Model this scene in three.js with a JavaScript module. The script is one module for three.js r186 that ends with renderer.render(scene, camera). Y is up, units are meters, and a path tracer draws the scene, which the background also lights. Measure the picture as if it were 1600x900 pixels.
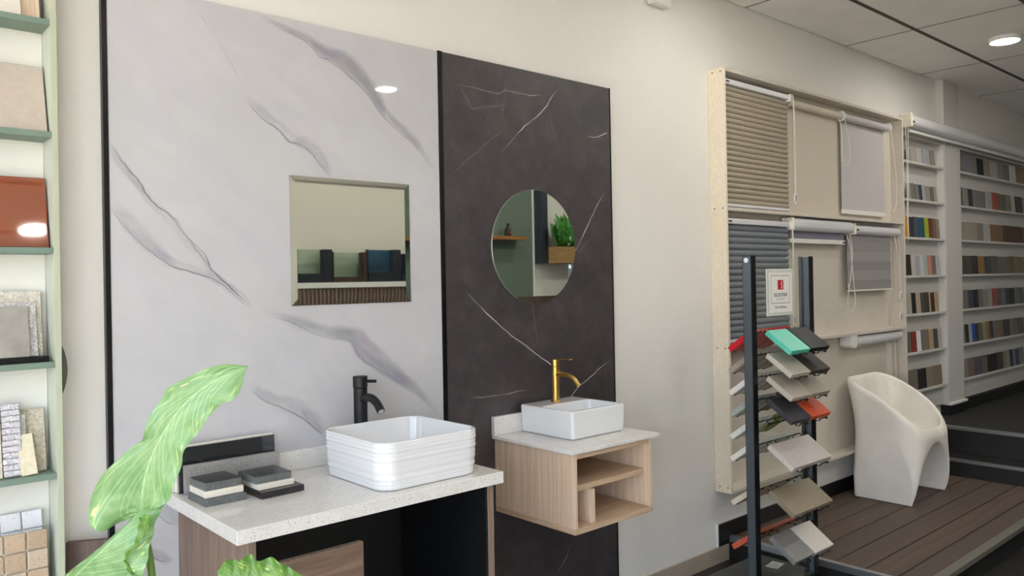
import * as THREE from 'three';
import { RoundedBoxGeometry } from 'three/addons/geometries/RoundedBoxGeometry.js';
import { MarchingCubes } from 'three/addons/objects/MarchingCubes.js';
import { mergeGeometries, mergeVertices } from 'three/addons/utils/BufferGeometryUtils.js';
import { RectAreaLightUniformsLib } from 'three/addons/lights/RectAreaLightUniformsLib.js';

// ------------------------------------------------------------------ camera, sky, sun, exposure
const scene = new THREE.Scene();
const renderer = new THREE.WebGLRenderer({ antialias: true });
renderer.toneMapping = THREE.LinearToneMapping;
renderer.toneMappingExposure = 1.2;
renderer.shadowMap.enabled = true;
RectAreaLightUniformsLib.init();
const rad = (d) => d * Math.PI / 180;
const camera = new THREE.PerspectiveCamera(39.66, 16 / 9, 0.05, 100);
camera.rotation.order = 'YXZ';
camera.position.set(0, 1.515, 2.48);
camera.rotation.set(rad(0.19), rad(-41.44), rad(-1.047));
camera.setViewOffset(1600, 900, 0, 14.05, 1600, 900);

function makeSky() {
  const W = 64, H = 32, d = new Float32Array(W * H * 4);
  for (let j = 0; j < H; j++) {
    const up = ((j + 0.5) / H - 0.5) * Math.PI, t = Math.max(0, Math.sin(up));
    const k = Math.pow(t, 0.45);
    const c = [1.02 - 0.42 * k, 1.1 - 0.32 * k, 1.22 - 0.14 * k];
    for (let i = 0; i < W; i++) { const o = (j * W + i) * 4; d[o] = c[0]; d[o + 1] = c[1]; d[o + 2] = c[2]; d[o + 3] = 1; }
  }
  const t = new THREE.DataTexture(d, W, H, THREE.RGBAFormat, THREE.FloatType);
  t.mapping = THREE.EquirectangularReflectionMapping; t.magFilter = THREE.LinearFilter; t.needsUpdate = true;
  return t;
}
scene.background = makeSky();
scene.backgroundIntensity = 4.2;
const sun = new THREE.DirectionalLight(new THREE.Color(1, 0.96, 0.9), 26.0);
sun.position.set(-6, 18, -8); sun.target.position.set(-6, 0, 0.6);
sun.castShadow = true; sun.name = 'sun';
Object.assign(sun.shadow.camera, { left: -20, right: 20, top: 20, bottom: -20, near: 1, far: 60 });
sun.shadow.mapSize.set(2048, 2048);
scene.add(sun, sun.target);
const LAMP_GLOW = 14, LAMP_LIGHT = 115, LAMP_COLOR = [1, 0.95, 0.88];

// ------------------------------------------------------------------ helpers
let seed = 7;
const rnd = () => { seed = (seed * 1664525 + 1013904223) >>> 0; return seed / 4294967296; };
const rr = (a, b) => a + (b - a) * rnd();
const names = new Map();
const partNames = new WeakMap();
function numbered(n) {
  const k = names.get(n) ?? 0; names.set(n, k + 1);
  return k ? n + '_' + String(k).padStart(3, '0') : n;
}
function info(o, label, category, group) {
  if (label) o.userData.label = label;
  if (category) o.userData.category = category;
  if (group) o.userData.group = group;
  return o;
}
function thing(name, label, category, pos = [0, 0, 0], group) {
  const o = new THREE.Group(); o.name = numbered(name); o.position.set(...pos); scene.add(o);
  return info(o, label, category, group);
}
function mesh(parent, name, geo, mat, label) {
  const m = new THREE.Mesh(geo, mat);
  m.name = numbered(name);
  m.castShadow = true; m.receiveShadow = true; parent.add(m);
  if (label) m.userData.label = label;
  return m;
}
function struct(o) { o.userData.kind = 'structure'; return o; }
// planar texture coordinates in metres, by the face's main direction
function metric(geo, ou = 0, ov = 0, turn = false) {
  const p = geo.attributes.position, n = geo.attributes.normal, uv = new Float32Array(p.count * 2);
  for (let i = 0; i < p.count; i++) {
    const x = p.getX(i), y = p.getY(i), z = p.getZ(i), ax = Math.abs(n.getX(i)), ay = Math.abs(n.getY(i)), az = Math.abs(n.getZ(i));
    let u, v;
    if (ax > ay && ax > az) { u = z; v = y; } else if (ay > az) { u = x; v = z; } else { u = x; v = y; }
    if (turn) [u, v] = [v, u];
    uv[2 * i] = u + ou; uv[2 * i + 1] = v + ov;
  }
  geo.setAttribute('uv', new THREE.BufferAttribute(uv, 2));
  return geo;
}
const boxCache = new Map();
function boxGeo(w, h, d, r = 0.002, o = {}) {
  const key = [w, h, d, r].map((x) => x.toFixed(4)).join() + (o.ou ?? 0) + (o.turn ? 't' : '') + (o.seg ?? 1);
  if (!boxCache.has(key)) {
    const rad_ = Math.min(r, w * 0.45, h * 0.45, d * 0.45);
    boxCache.set(key, metric(new RoundedBoxGeometry(w, h, d, o.seg ?? 1, rad_), o.ou ?? 0, o.ov ?? (o.ou ?? 0) * 0.7, o.turn));
  }
  return boxCache.get(key);
}
// a box between two corners given in metres in the room, added under parent (whose rotation is taken as none)
function box(parent, name, mat, x0, x1, y0, y1, z0, z1, r = 0.002, o = {}) {
  const m = mesh(parent, name, boxGeo(x1 - x0, y1 - y0, z1 - z0, r, o), mat, o.label);
  m.position.set((x0 + x1) / 2, (y0 + y1) / 2, (z0 + z1) / 2);
  let p = parent; while (p && p !== scene) { m.position.sub(p.position); p = p.parent; }
  return m;
}
function tube(parent, name, mat, pts, r, seg = 24, closed = false, rs = 6) {
  const c = new THREE.CatmullRomCurve3(pts.map((p) => new THREE.Vector3(...p)), closed, 'centripetal');
  const m = mesh(parent, name, new THREE.TubeGeometry(c, seg, r, rs, closed), mat);
  let p = parent; while (p && p !== scene) { m.position.sub(p.position); p = p.parent; }
  return m;
}
function polyTubeGeo(pts, r, rs = 5, closed = false) {
  const c = new THREE.CurvePath(), v = pts.map((p) => new THREE.Vector3(...p));
  if (closed) v.push(v[0].clone());
  for (let i = 0; i + 1 < v.length; i++) c.add(new THREE.LineCurve3(v[i], v[i + 1]));
  return new THREE.TubeGeometry(c, (v.length - 1) * 4, r, rs, false);
}
function rodX(parent, name, mat, x0, x1, y, z, r, rs = 20) {
  const g = new THREE.CylinderGeometry(r, r, x1 - x0, rs).rotateZ(Math.PI / 2);
  const m = mesh(parent, name, g, mat); m.position.set((x0 + x1) / 2, y, z);
  let p = parent; while (p && p !== scene) { m.position.sub(p.position); p = p.parent; }
  return m;
}
function loft(rings, capStart, capEnd) {
  const n = rings[0].length, pos = [], idx = [];
  for (const r of rings) for (const p of r) pos.push(...p);
  for (let k = 0; k + 1 < rings.length; k++) for (let i = 0; i < n; i++) {
    const a = k * n + i, b = k * n + (i + 1) % n, c = a + n, d = b + n;
    idx.push(a, c, b, b, c, d);
  }
  const cap = (k, flip) => {
    const o = pos.length / 3; let s = [0, 0, 0];
    for (const p of rings[k]) s = s.map((v, j) => v + p[j] / n);
    pos.push(...s);
    for (let i = 0; i < n; i++) { const a = k * n + i, b = k * n + (i + 1) % n; flip ? idx.push(o, a, b) : idx.push(o, b, a); }
  };
  if (capStart) cap(0, true);
  if (capEnd) cap(rings.length - 1, false);
  const g = new THREE.BufferGeometry();
  g.setAttribute('position', new THREE.Float32BufferAttribute(pos, 3)); g.setIndex(idx); g.computeVertexNormals();
  return metric(g);
}
// rounded rectangle in the plane y, half sizes hx and hz, corner radius r
function ring(cx, y, cz, hx, hz, r, n = 8) {
  const out = [];
  for (const [sx, sz, a0] of [[1, 1, 0], [-1, 1, 90], [-1, -1, 180], [1, -1, 270]])
    for (let i = 0; i <= n; i++) { const a = rad(a0 + 90 * i / n); out.push([cx + sx * (hx - r) + r * Math.cos(a), y, cz + sz * (hz - r) + r * Math.sin(a)]); }
  return out;
}

// ------------------------------------------------------------------ textures
const hash = (x, y, s) => { let h = (x * 374761393 + y * 668265263 + s * 1442695041) | 0; h = Math.imul(h ^ (h >>> 13), 1274126177); return ((h ^ (h >>> 16)) >>> 0) / 4294967296; };
function vnoise(x, y, px, py, s) {
  const ix = Math.floor(x), iy = Math.floor(y); let fx = x - ix, fy = y - iy;
  fx = fx * fx * (3 - 2 * fx); fy = fy * fy * (3 - 2 * fy);
  const m = (a, b) => ((a % b) + b) % b, x0 = m(ix, px), x1 = m(ix + 1, px), y0 = m(iy, py), y1 = m(iy + 1, py);
  const a = hash(x0, y0, s), b = hash(x1, y0, s), c = hash(x0, y1, s), d = hash(x1, y1, s);
  return a + (b - a) * fx + (c - a) * fy + (a - b - c + d) * fx * fy;
}
function fbm(u, v, fx, fy, oct, s) {
  let t = 0, a = 0.5, sum = 0;
  for (let o = 0; o < oct; o++) { t += a * vnoise(u * fx, v * fy, fx, fy, s + o); sum += a; a *= 0.55; fx *= 2; fy *= 2; }
  return t / sum;
}
function texture(w, h, fn, metres, color = true) {
  const d = new Uint8Array(w * h * 4);
  for (let j = 0; j < h; j++) for (let i = 0; i < w; i++) {
    const c = fn(i / w, j / h, i, j), o = (j * w + i) * 4;
    d[o] = Math.max(0, Math.min(255, c[0])); d[o + 1] = Math.max(0, Math.min(255, c[1])); d[o + 2] = Math.max(0, Math.min(255, c[2])); d[o + 3] = 255;
  }
  const t = new THREE.DataTexture(d, w, h);
  t.wrapS = t.wrapT = THREE.RepeatWrapping; t.magFilter = THREE.LinearFilter; t.minFilter = THREE.LinearMipmapLinearFilter; t.generateMipmaps = true;
  if (color) t.colorSpace = THREE.SRGBColorSpace;
  if (metres) t.repeat.set(1 / metres[0], 1 / metres[1]);
  t.needsUpdate = true;
  return t;
}
const grey = (v) => [v, v, v];
const mixc = (a, b, t) => [a[0] + (b[0] - a[0]) * t, a[1] + (b[1] - a[1]) * t, a[2] + (b[2] - a[2]) * t];
const hex = (h) => [parseInt(h.slice(0, 2), 16), parseInt(h.slice(2, 4), 16), parseInt(h.slice(4, 6), 16)];
function speckle(base, spots, density, cell, metres, seedS, px = 512, big = 0.3) {
  // small chips: one per cell with random size and tone
  const n = Math.round(px / cell);
  return texture(px, px, (u, v, i, j) => {
    const f = fbm(u, v, 8, 8, 4, seedS);
    let c = base.map((b) => b + (f - 0.5) * 10);
    const cx = Math.floor(i / cell), cy = Math.floor(j / cell);
    for (let a = -1; a <= 1; a++) for (let b = -1; b <= 1; b++) {
      const gx = (cx + a + n) % n, gy = (cy + b + n) % n;
      if (hash(gx, gy, seedS) > density) continue;
      const x = (cx + a + hash(gx, gy, seedS + 1)) * cell, y = (cy + b + hash(gx, gy, seedS + 2)) * cell;
      const r = cell * (0.1 + big * hash(gx, gy, seedS + 3)), e = 0.6 + 0.8 * hash(gx, gy, seedS + 4);
      if (((i - x) * e) ** 2 + ((j - y) / e) ** 2 < r * r) c = mixc(c, spots[Math.floor(hash(gx, gy, seedS + 5) * spots.length)], 0.75);
    }
    return c;
  }, metres);
}
function grain(a, b, c, metres, seedS, along = 'v', w = 512, h = 512, stretch = 22) {
  return texture(w, h, (u, v) => {
    if (along === 'u') [u, v] = [v, u];
    const warp = fbm(u, v, 4, 2, 3, seedS) * 0.12;
    const f = fbm(u + warp, v, 48, Math.max(2, Math.round(48 / stretch)), 4, seedS + 9), g = fbm(u, v, 140, 4, 3, seedS + 20), s = fbm(u + warp, v, 9, 2, 3, seedS + 31);
    return mixc(mixc(a, b, Math.min(1, Math.max(0, (f - 0.3) * 2.2))), c, Math.max(0, (g - 0.5) * 1.5) * 0.6 + (s - 0.5) * 0.4);
  }, metres);
}
const std = (color, roughness = 0.6, extra = {}) => new THREE.MeshStandardMaterial({ color, roughness, ...extra });
const phys = (color, roughness = 0.4, extra = {}) => new THREE.MeshPhysicalMaterial({ color, roughness, ...extra });

const wallTex = texture(512, 512, (u, v) => { const f = fbm(u, v, 4, 4, 6, 3); return [231 + (f - 0.5) * 10, 229 + (f - 0.5) * 10, 223 + (f - 0.5) * 11]; }, [2.2, 2.2]);
const wallBump = texture(512, 512, (u, v) => grey(255 * fbm(u, v, 24, 24, 5, 11)), [1.1, 1.1], false);
const M = {};
M.wall = std(0xffffff, 0.75, { map: wallTex, bumpMap: wallBump, bumpScale: 0.0012 });
M.beigeWall = std(0xdedace, 0.75, { bumpMap: wallBump, bumpScale: 0.001 });
M.greenWall = std(0x68786c, 0.75, { bumpMap: wallBump, bumpScale: 0.001 });
M.ceiling = std(0xffffff, 0.9, { map: texture(256, 256, (u, v) => { const f = fbm(u, v, 6, 6, 6, 5); return [246 + (f - 0.5) * 12, 244 + (f - 0.5) * 12, 240 + (f - 0.5) * 12]; }, [0.9, 0.9]) });
M.plenum = std(0x1c1b19, 0.95);
M.floor = std(0xffffff, 0.35, { map: texture(512, 512, (u, v) => { const f = fbm(u, v, 6, 6, 6, 41), g = fbm(u, v, 40, 40, 3, 44); const b = 44 + (f - 0.5) * 26 + (g - 0.5) * 10; return [b, b * 0.96, b * 0.92]; }, [1.3, 1.3]) });
M.addedBounceFloor = std(0xffffff, 0.3, { map: texture(512, 512, (u, v) => { const f = fbm(u, v, 6, 6, 6, 45); return [206 + (f - 0.5) * 26, 200 + (f - 0.5) * 26, 190 + (f - 0.5) * 26]; }, [1.3, 1.3]) });  // pale floor added out of view to bounce daylight onto the ceiling
M.upperFloor = std(0xffffff, 0.75, { map: texture(256, 256, (u, v) => { const f = fbm(u, v, 50, 50, 3, 47); const b = 40 + (f - 0.5) * 24; return [b, b, b * 0.98]; }, [0.6, 0.6]) });
M.blackRiser = std(0xffffff, 0.55, { map: texture(256, 256, (u, v) => { const f = fbm(u, v, 8, 8, 5, 51); const b = 33 + (f - 0.5) * 22; return [b, b * 0.98, b * 0.97]; }, [0.7, 0.7]) });
M.black = std(0x141415, 0.45);
M.blackInside = std(0x0a0b0d, 0.5);
M.skirtTile = std(0xffffff, 0.5, { map: texture(256, 128, (u, v) => { const f = fbm(u, v, 6, 3, 5, 61); return [170 + (f - 0.5) * 30, 158 + (f - 0.5) * 30, 142 + (f - 0.5) * 30]; }, [0.8, 0.4]) });
M.white = std(0xe9e8e4, 0.5);
M.shadedShelfWhite = std(0xcfcdc7, 0.55);  // greyer copy of the white; the dim far end's shade in its colour
M.shadedPillarPaint = std(0xcbc9c4, 0.7, { bumpMap: wallBump, bumpScale: 0.001 });  // wall paint greyed so its colour carries the weak light at the pillar
M.whiteGloss = phys(0xe9ebed, 0.12, { clearcoat: 0.6, clearcoatRoughness: 0.04 });
M.whitePlastic = std(0xe8e6e0, 0.35);
M.cassette = std(0xd9dadc, 0.25);
M.cream = std(0xece6d4, 0.45);
M.cord = std(0xe8e3d5, 0.6);
M.alu = std(0xb9bcc0, 0.32, { metalness: 0.9 });
M.dullStrip = std(0x7d7a72, 0.5, { metalness: 0.35 });
M.graphite = std(0x565d62, 0.42, { metalness: 0.25 });
M.blackMetal = std(0x0d0e10, 0.35, { metalness: 0.4 });
M.wire = std(0x101012, 0.4, { metalness: 0.5 });
M.screw = std(0x5a544a, 0.4, { metalness: 0.8 });
M.mirror = std(new THREE.Color(0.8, 0.84, 0.78), 0.015, { metalness: 1 });
M.mirrorEdge = std(0x9aa59c, 0.2, { metalness: 0.6 });
M.glass = phys(0xffffff, 0.02, { transmission: 1, thickness: 0, ior: 1.5 });
M.plate = phys(0xfdfffe, 0.03, { transmission: 1, thickness: 0, ior: 1.5 });
M.blueGlass = phys(0x6fa3bf, 0.03, { transmission: 0.9, thickness: 0 });
M.greyGlass = phys(0xe6efe9, 0.03, { transmission: 1, thickness: 0 });
M.matteBlack = std(0x17181b, 0.48, { metalness: 0.25 });
M.gold = std(new THREE.Color(0.72, 0.45, 0.13), 0.27, { metalness: 1 });
M.chrome = std(0xcccccc, 0.1, { metalness: 1 });

// quartz and granite
const quartzTex = speckle([229, 227, 222], [hex('9a938a'), hex('c4beb4'), hex('fbfaf6'), hex('aaa49a'), hex('d6d1c8')], 0.5, 8, [0.32, 0.32], 71, 512, 0.24);
M.quartz = phys(0xffffff, 0.22, { map: quartzTex, clearcoat: 0.25, clearcoatRoughness: 0.08 });
M.quartzGrey = std(0xffffff, 0.3, { map: speckle([150, 148, 146], [hex('6d6b69'), hex('8a8885'), hex('b7b5b2'), hex('77736f')], 0.6, 10, [0.28, 0.28], 83) });
M.granite = std(0xffffff, 0.55, { map: speckle([92, 97, 98], [hex('2a2d2e'), hex('b9bec0'), hex('3b3f41'), hex('74797b'), hex('d5d9da')], 0.95, 6, [0.12, 0.12], 91) });
M.graniteTop = std(0xffffff, 0.28, { map: speckle([58, 59, 62], [hex('2b2c2f'), hex('55575a'), hex('3b3c40')], 0.8, 6, [0.12, 0.12], 97) });
M.darkBrownStone = std(0x2f2c2d, 0.25);
M.creamStone = std(0xe5e0d4, 0.4);
M.blackGlassStone = phys(0x10151c, 0.08, { clearcoat: 0.5 });

// woods
M.oak = std(0xffffff, 0.55, { map: grain([222, 200, 176], [205, 180, 154], [184, 157, 130], [0.5, 0.9], 101, 'v', 512, 512, 24) });
M.oakFlat = std(0xffffff, 0.55, { map: grain([208, 182, 154], [190, 162, 134], [168, 140, 112], [0.5, 0.9], 109, 'u', 512, 512, 24) });
M.walnutSide = std(0xffffff, 0.6, { map: grain([142, 122, 108], [122, 102, 89], [96, 78, 67], [0.55, 0.9], 121, 'v', 512, 512, 12) });
M.walnutFlat = std(0xffffff, 0.6, { map: grain([128, 106, 90], [106, 86, 72], [84, 67, 55], [0.9, 0.5], 127, 'u', 512, 512, 14) });
M.walnutEdge = std(0xffffff, 0.6, { map: grain([138, 120, 106], [118, 100, 87], [92, 76, 65], [0.4, 0.8], 123) });
M.leanBoard = std(0xffffff, 0.6, { map: grain([104, 86, 76], [86, 70, 62], [64, 51, 45], [0.35, 0.8], 131) });
M.deck = [0, 1, 2].map((k) => std(0xffffff, 0.62, { map: grain([92 + 3 * k, 78 + 2 * k, 68 + 2 * k], [85, 72, 62], [72, 60, 52], [1.4, 0.5], 141 + k * 7, 'u', 512, 256, 20) }));
M.shelfWood = std(0xffffff, 0.5, { map: grain([178, 122, 66], [150, 98, 50], [120, 76, 38], [0.8, 0.4], 151, 'u') });
M.planterWood = std(0xffffff, 0.55, { map: grain([176, 142, 96], [158, 124, 80], [132, 100, 62], [0.8, 0.4], 153, 'u') });
M.flute = std(0xffffff, 0.5, { map: grain([138, 116, 104], [120, 100, 88], [98, 80, 70], [0.3, 0.9], 155) });
M.particle = std(0xffffff, 0.7, { map: texture(512, 512, (u, v) => { const f = fbm(u, v, 90, 30, 4, 161), g = fbm(u, v, 5, 5, 3, 165); return [233 + (f - 0.5) * 22 + (g - 0.5) * 8, 222 + (f - 0.5) * 22 + (g - 0.5) * 8, 200 + (f - 0.5) * 22 + (g - 0.5) * 8]; }, [0.5, 0.5]) });
M.backBoard = std(0xffffff, 0.75, { map: texture(512, 512, (u, v) => { const f = fbm(u, v, 120, 120, 3, 171), g = fbm(u, v, 4, 4, 4, 175); return [211 + (f - 0.5) * 14 + (g - 0.5) * 10, 203 + (f - 0.5) * 14 + (g - 0.5) * 10, 190 + (f - 0.5) * 14 + (g - 0.5) * 10]; }, [0.6, 0.6]) });

// paint strokes on a slab: a broken, wandering vein through points given in millimetres from the slab's top corner
function canvasTexture(w, h, paint) {
  const c = document.createElement('canvas'); c.width = w; c.height = h;
  paint(c.getContext('2d'), w, h);
  const t = new THREE.CanvasTexture(c); t.colorSpace = THREE.SRGBColorSpace; t.magFilter = THREE.LinearFilter; t.anisotropy = 8;
  return t;
}
const parsePts = (s) => s.split(' ').map((p) => p.split(',').map(Number));
function wander(pts, step, amp, tension = 0.5) {
  const c = new THREE.CatmullRomCurve3(pts.map(([x, y]) => new THREE.Vector3(x, y, 0)), false, 'catmullrom', tension), n = Math.max(8, Math.round(c.getLength() / step)), out = [];
  const o = rnd() * 100;
  for (let i = 0; i <= n; i++) {
    const p = c.getPointAt(i / n), t = i * step;
    const w = (a, b) => (vnoise(t / 90 + o, a, 997, 7, b) - 0.5) * 2.6 + (vnoise(t / 34 + o, a, 997, 7, b + 1) - 0.5) * 1.3 + (vnoise(t / 13 + o, a, 997, 7, b + 2) - 0.5) * 0.6;
    out.push([p.x + amp * w(1.5, 6), p.y + amp * w(2.5, 11)]);
  }
  return out;
}
function vein(x, s, pts, color, width, alpha, amp = 6, fade = true, tension = 0.5) {
  const w = wander(pts, 8, amp, tension), o = rnd() * 50; x.lineCap = 'round';
  for (let i = 0; i + 1 < w.length; i++) {
    const k = i / w.length, f = fade ? Math.min(1, 6 * k, 6 * (1 - k)) : 1, b = 0.35 + 1.1 * vnoise(i / 7 + o, 0.5, 991, 3, 17);
    x.strokeStyle = `rgba(${color},${Math.min(1, alpha * f * b)})`; x.lineWidth = Math.max(0.5, width * s * b * (0.5 + f * 0.5));
    x.beginPath(); x.moveTo(w[i][0] * s, w[i][1] * s); x.lineTo(w[i + 1][0] * s, w[i + 1][1] * s); x.stroke();
  }
}
function cloudy(x, s, pts, color, spread, alpha, n) {
  const c = new THREE.CatmullRomCurve3(pts.map(([a, b]) => new THREE.Vector3(a, b, 0)));
  for (let i = 0; i < n; i++) {
    const t = rnd(), p = c.getPointAt(t), q = c.getTangentAt(t), f = Math.sin(Math.PI * t), d = (rnd() + rnd() - 1) * spread * f, L = rr(30, 120) * (0.4 + f);
    x.strokeStyle = `rgba(${color},${alpha * rr(0.3, 1)})`; x.lineWidth = rr(4, 16) * s; x.lineCap = 'round';
    const X = p.x - q.y * d, Y = p.y + q.x * d;
    x.beginPath(); x.moveTo(X * s, Y * s); x.quadraticCurveTo((X + q.x * L * 0.5 + rr(-8, 8)) * s, (Y + q.y * L * 0.5 + rr(-8, 8)) * s, (X + q.x * L) * s, (Y + q.y * L) * s); x.stroke();
  }
}
const whiteVeins = {
  a: '449,7 547,39 638,64 685,99 733,113 794,147 871,203 936,275 1045,344 1116,409 1159,447', b: '407,249 444,305 519,358 563,395 620,411 666,450 713,500',
  c: '16,444 49,505 91,557 135,611 180,646 226,712 273,759 311,818 371,868 433,931', d: '433,931 552,976 667,1024 776,1052 813,1110 917,1175 1054,1257 1154,1352',
  e: '13,623 55,689 115,752 187,799 301,838 422,930', f: '407,1157 459,1219 569,1273 637,1328 679,1368', g: '5,1363 35,1399 147,1527 193,1555',
  h: '75,1596 119,1634 158,1654', i: '257,8 333,111 413,238', j: '651,5 697,75', k: '592,1254 626,1312 661,1348',
};
const whiteMarbleTex = canvasTexture(1024, 2048, (x, w, h) => {
  const s = w / 1163; x.translate(-14.5 * s, 0); x.fillStyle = '#c3c3c5'; x.fillRect(0, 0, w + 40, h);
  for (let i = 0; i < 900; i++) { const a = rr(0.004, 0.02); x.fillStyle = rnd() < 0.5 ? `rgba(255,255,255,${a})` : `rgba(150,150,160,${a})`; x.beginPath(); x.ellipse(rr(0, w), rr(0, h), rr(20, 160), rr(10, 70), rr(0.3, 1.1), 0, 7); x.fill(); }
  const P = Object.fromEntries(Object.entries(whiteVeins).map(([k, v]) => [k, parsePts(v)]));
  const col = '148,146,152', dk = '112,110,118';
  const band = (pts, side, wide, al) => { for (let k = 0; k < 12; k++) { const o = side * wide * (k + 0.5) / 12, q = pts.map(([X, Y], i) => { const e = Math.sin(Math.PI * (i + 0.3) / (pts.length - 0.4)); return [X + o * e * 0.75, Y - o * e * 0.65]; }); vein(x, s, q, col, wide / 2.4, al * rr(0.2, 0.5), 8); } };
  band(P.a, 1, 40, 0.13); band(P.a.slice(2, 8), 1, 62, 0.13); band(P.b, 1, 34, 0.06); band(P.b.slice(3), 1, 40, 0.07); band(P.c, -1, 22, 0.07); band(P.c.slice(0, 4), -1, 22, 0.09); band(P.d, 1, 44, 0.1); band(P.d.slice(2, 7), 1, 66, 0.13);
  band(P.e.slice(0, 4), 1, 40, 0.1); band(P.e, 1, 26, 0.06); band(P.f, 1, 44, 0.08); band(P.g, 1, 36, 0.07); band(P.h, 1, 26, 0.16); band(P.k, 1, 22, 0.08);
  for (const [k, wd, al] of [['a', 2.6, 0.42], ['b', 2.6, 0.6], ['c', 3.4, 0.85], ['d', 2.6, 0.46], ['e', 2.6, 0.6], ['f', 2.6, 0.55], ['g', 2.6, 0.3], ['h', 3, 0.4], ['i', 2.2, 0.14], ['j', 2, 0.2], ['k', 2.6, 0.3]])
    for (let r = 0; r < 2; r++) vein(x, s, P[k], r ? col : dk, wd * (r ? 1.6 : 0.9), Math.min(1, al * (r ? 0.4 : 1.15)), r ? 7 : 6);
  for (let i = 0; i < 26; i++) { const px = rr(0, 1100), py = rr(0, 2300), L = rr(120, 420); vein(x, s, [[px, py], [px + L * 0.5, py + L * rr(0.2, 0.5)], [px + L, py + L * rr(0.6, 1)]], '160,158,160', 2, 0.08, 8); }
});
const darkVeins = ['660,15 635,52 587,100 559,137 494,195 434,234 354,304 293,357', '73,119 139,114 221,120 289,120 324,102 448,103 542,93', '67,90 147,201 322,160', '796,241 881,238 947,207',
  '83,906 200,1010 334,1108 513,1219 666,1309', '949,1253 852,1297 725,1357 583,1467', '70,1338 192,1341 328,1341 436,1341', '931,457 850,572 785,661 720,762 559,915', '720,776 826,689',
  '320,255 117,404 37,473', '667,2023 625,2083 565,2151', '236,1603 192,1634 175,1670', '571,138 599,251 606,284', '457,482 472,778 452,993 494,1212', '330,60 300,200 330,260'];
const darkMarbleTex = canvasTexture(826, 2048, (x, w, h) => {
  const s = w / 963; x.fillStyle = '#403b3d'; x.fillRect(0, 0, w, h);
  for (let i = 0; i < 5200; i++) { const a = rr(0.01, 0.06), r = rr(3, 60); x.fillStyle = ['rgba(120,108,104,', 'rgba(20,18,24,', 'rgba(92,84,86,', 'rgba(34,30,36,'][Math.floor(rnd() * 4)] + a + ')'; x.beginPath(); x.ellipse(rr(0, w), rr(0, h), r, r * rr(0.3, 1), rr(0, 3), 0, 7); x.fill(); }
  for (let i = 0; i < 150; i++) { const px = rr(0, 960), py = rr(0, 2400), L = rr(40, 260), a = rr(0, 6.3); vein(x, s, [[px, py], [px + Math.cos(a) * L * 0.5 + rr(-20, 20), py + Math.sin(a) * L * 0.5], [px + Math.cos(a) * L, py + Math.sin(a) * L]], '150,138,136', 1.6, 0.16, 10); }
  darkVeins.forEach((v, i) => {
    const p = parsePts(v), strong = [0, 3, 4, 5, 7].includes(i);
    vein(x, s, p, '186,178,176', 6, 0.06, 5, true, 0.06); vein(x, s, p, strong ? '240,238,236' : '205,200,198', strong ? 2.4 : 1.7, strong ? 0.8 : [1, 6, 10].includes(i) ? 0.7 : 0.34, 4, true, 0.06);
  });
});
M.whiteMarble = phys(0xffffff, 0.03, { map: whiteMarbleTex, ior: 1.5 });
M.darkMarble = std(0xffffff, 0.42, { map: darkMarbleTex });

// ------------------------------------------------------------------ the setting
const CE = 3.03, XL = -1.4, XR = 11, ZF = 3.62;
struct(box(scene, 'wall_back', M.wall, XL - 0.2, XR + 0.2, -0.2, CE + 0.3, -0.2, 0, 0.001));
struct(box(scene, 'wall_end', M.wall, XR, XR + 0.2, -0.2, CE + 0.3, 0, ZF + 0.2, 0.001));
// ceiling: a grid of mineral tiles with open joints under a dark void
{
  const ceiling = new THREE.Group(); ceiling.name = 'ceiling'; scene.add(ceiling); struct(ceiling);
  box(ceiling, 'void', M.plenum, XL - 0.2, XR + 0.2, CE + 0.02, CE + 0.3, 0, ZF + 0.2, 0.001);
  const bar = std(0x55514b, 0.8), cross = std(0x8f8a82, 0.8);
  const zs = [-0.006, 0.447, 1.047, 1.647, 2.247, 2.847, 3.447, ZF], x0 = 5.16 - 1.193 * 6;
  for (let j = 0; j + 1 < zs.length; j++) for (let i = 0; i < 11; i++) {
    const a = Math.max(XL, x0 + i * 1.193), b = Math.min(XR, x0 + (i + 1) * 1.193); if (b - a < 0.05) continue;
    if (i && j < 4) box(ceiling, 'cross_bar', cross, a - 0.005, a + 0.005, CE - 0.0012, CE + 0.012, Math.max(0, zs[j]) + 0.0125, zs[j + 1] - 0.0125, 0.0005);
    if (i === 1 && j) box(ceiling, 'main_bar', bar, XL, XR, CE - 0.0014, CE + 0.013, zs[j] - 0.012, zs[j] + 0.012, 0.0005);
    box(ceiling, 'tile', M.ceiling, a + 0.0055, b - 0.0055, CE, CE + 0.018, zs[j] + 0.0125, zs[j + 1] - 0.0125, 0.003, { ou: ((i * 3 + j * 5) % 4) * 0.37 });
  }
}
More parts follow.
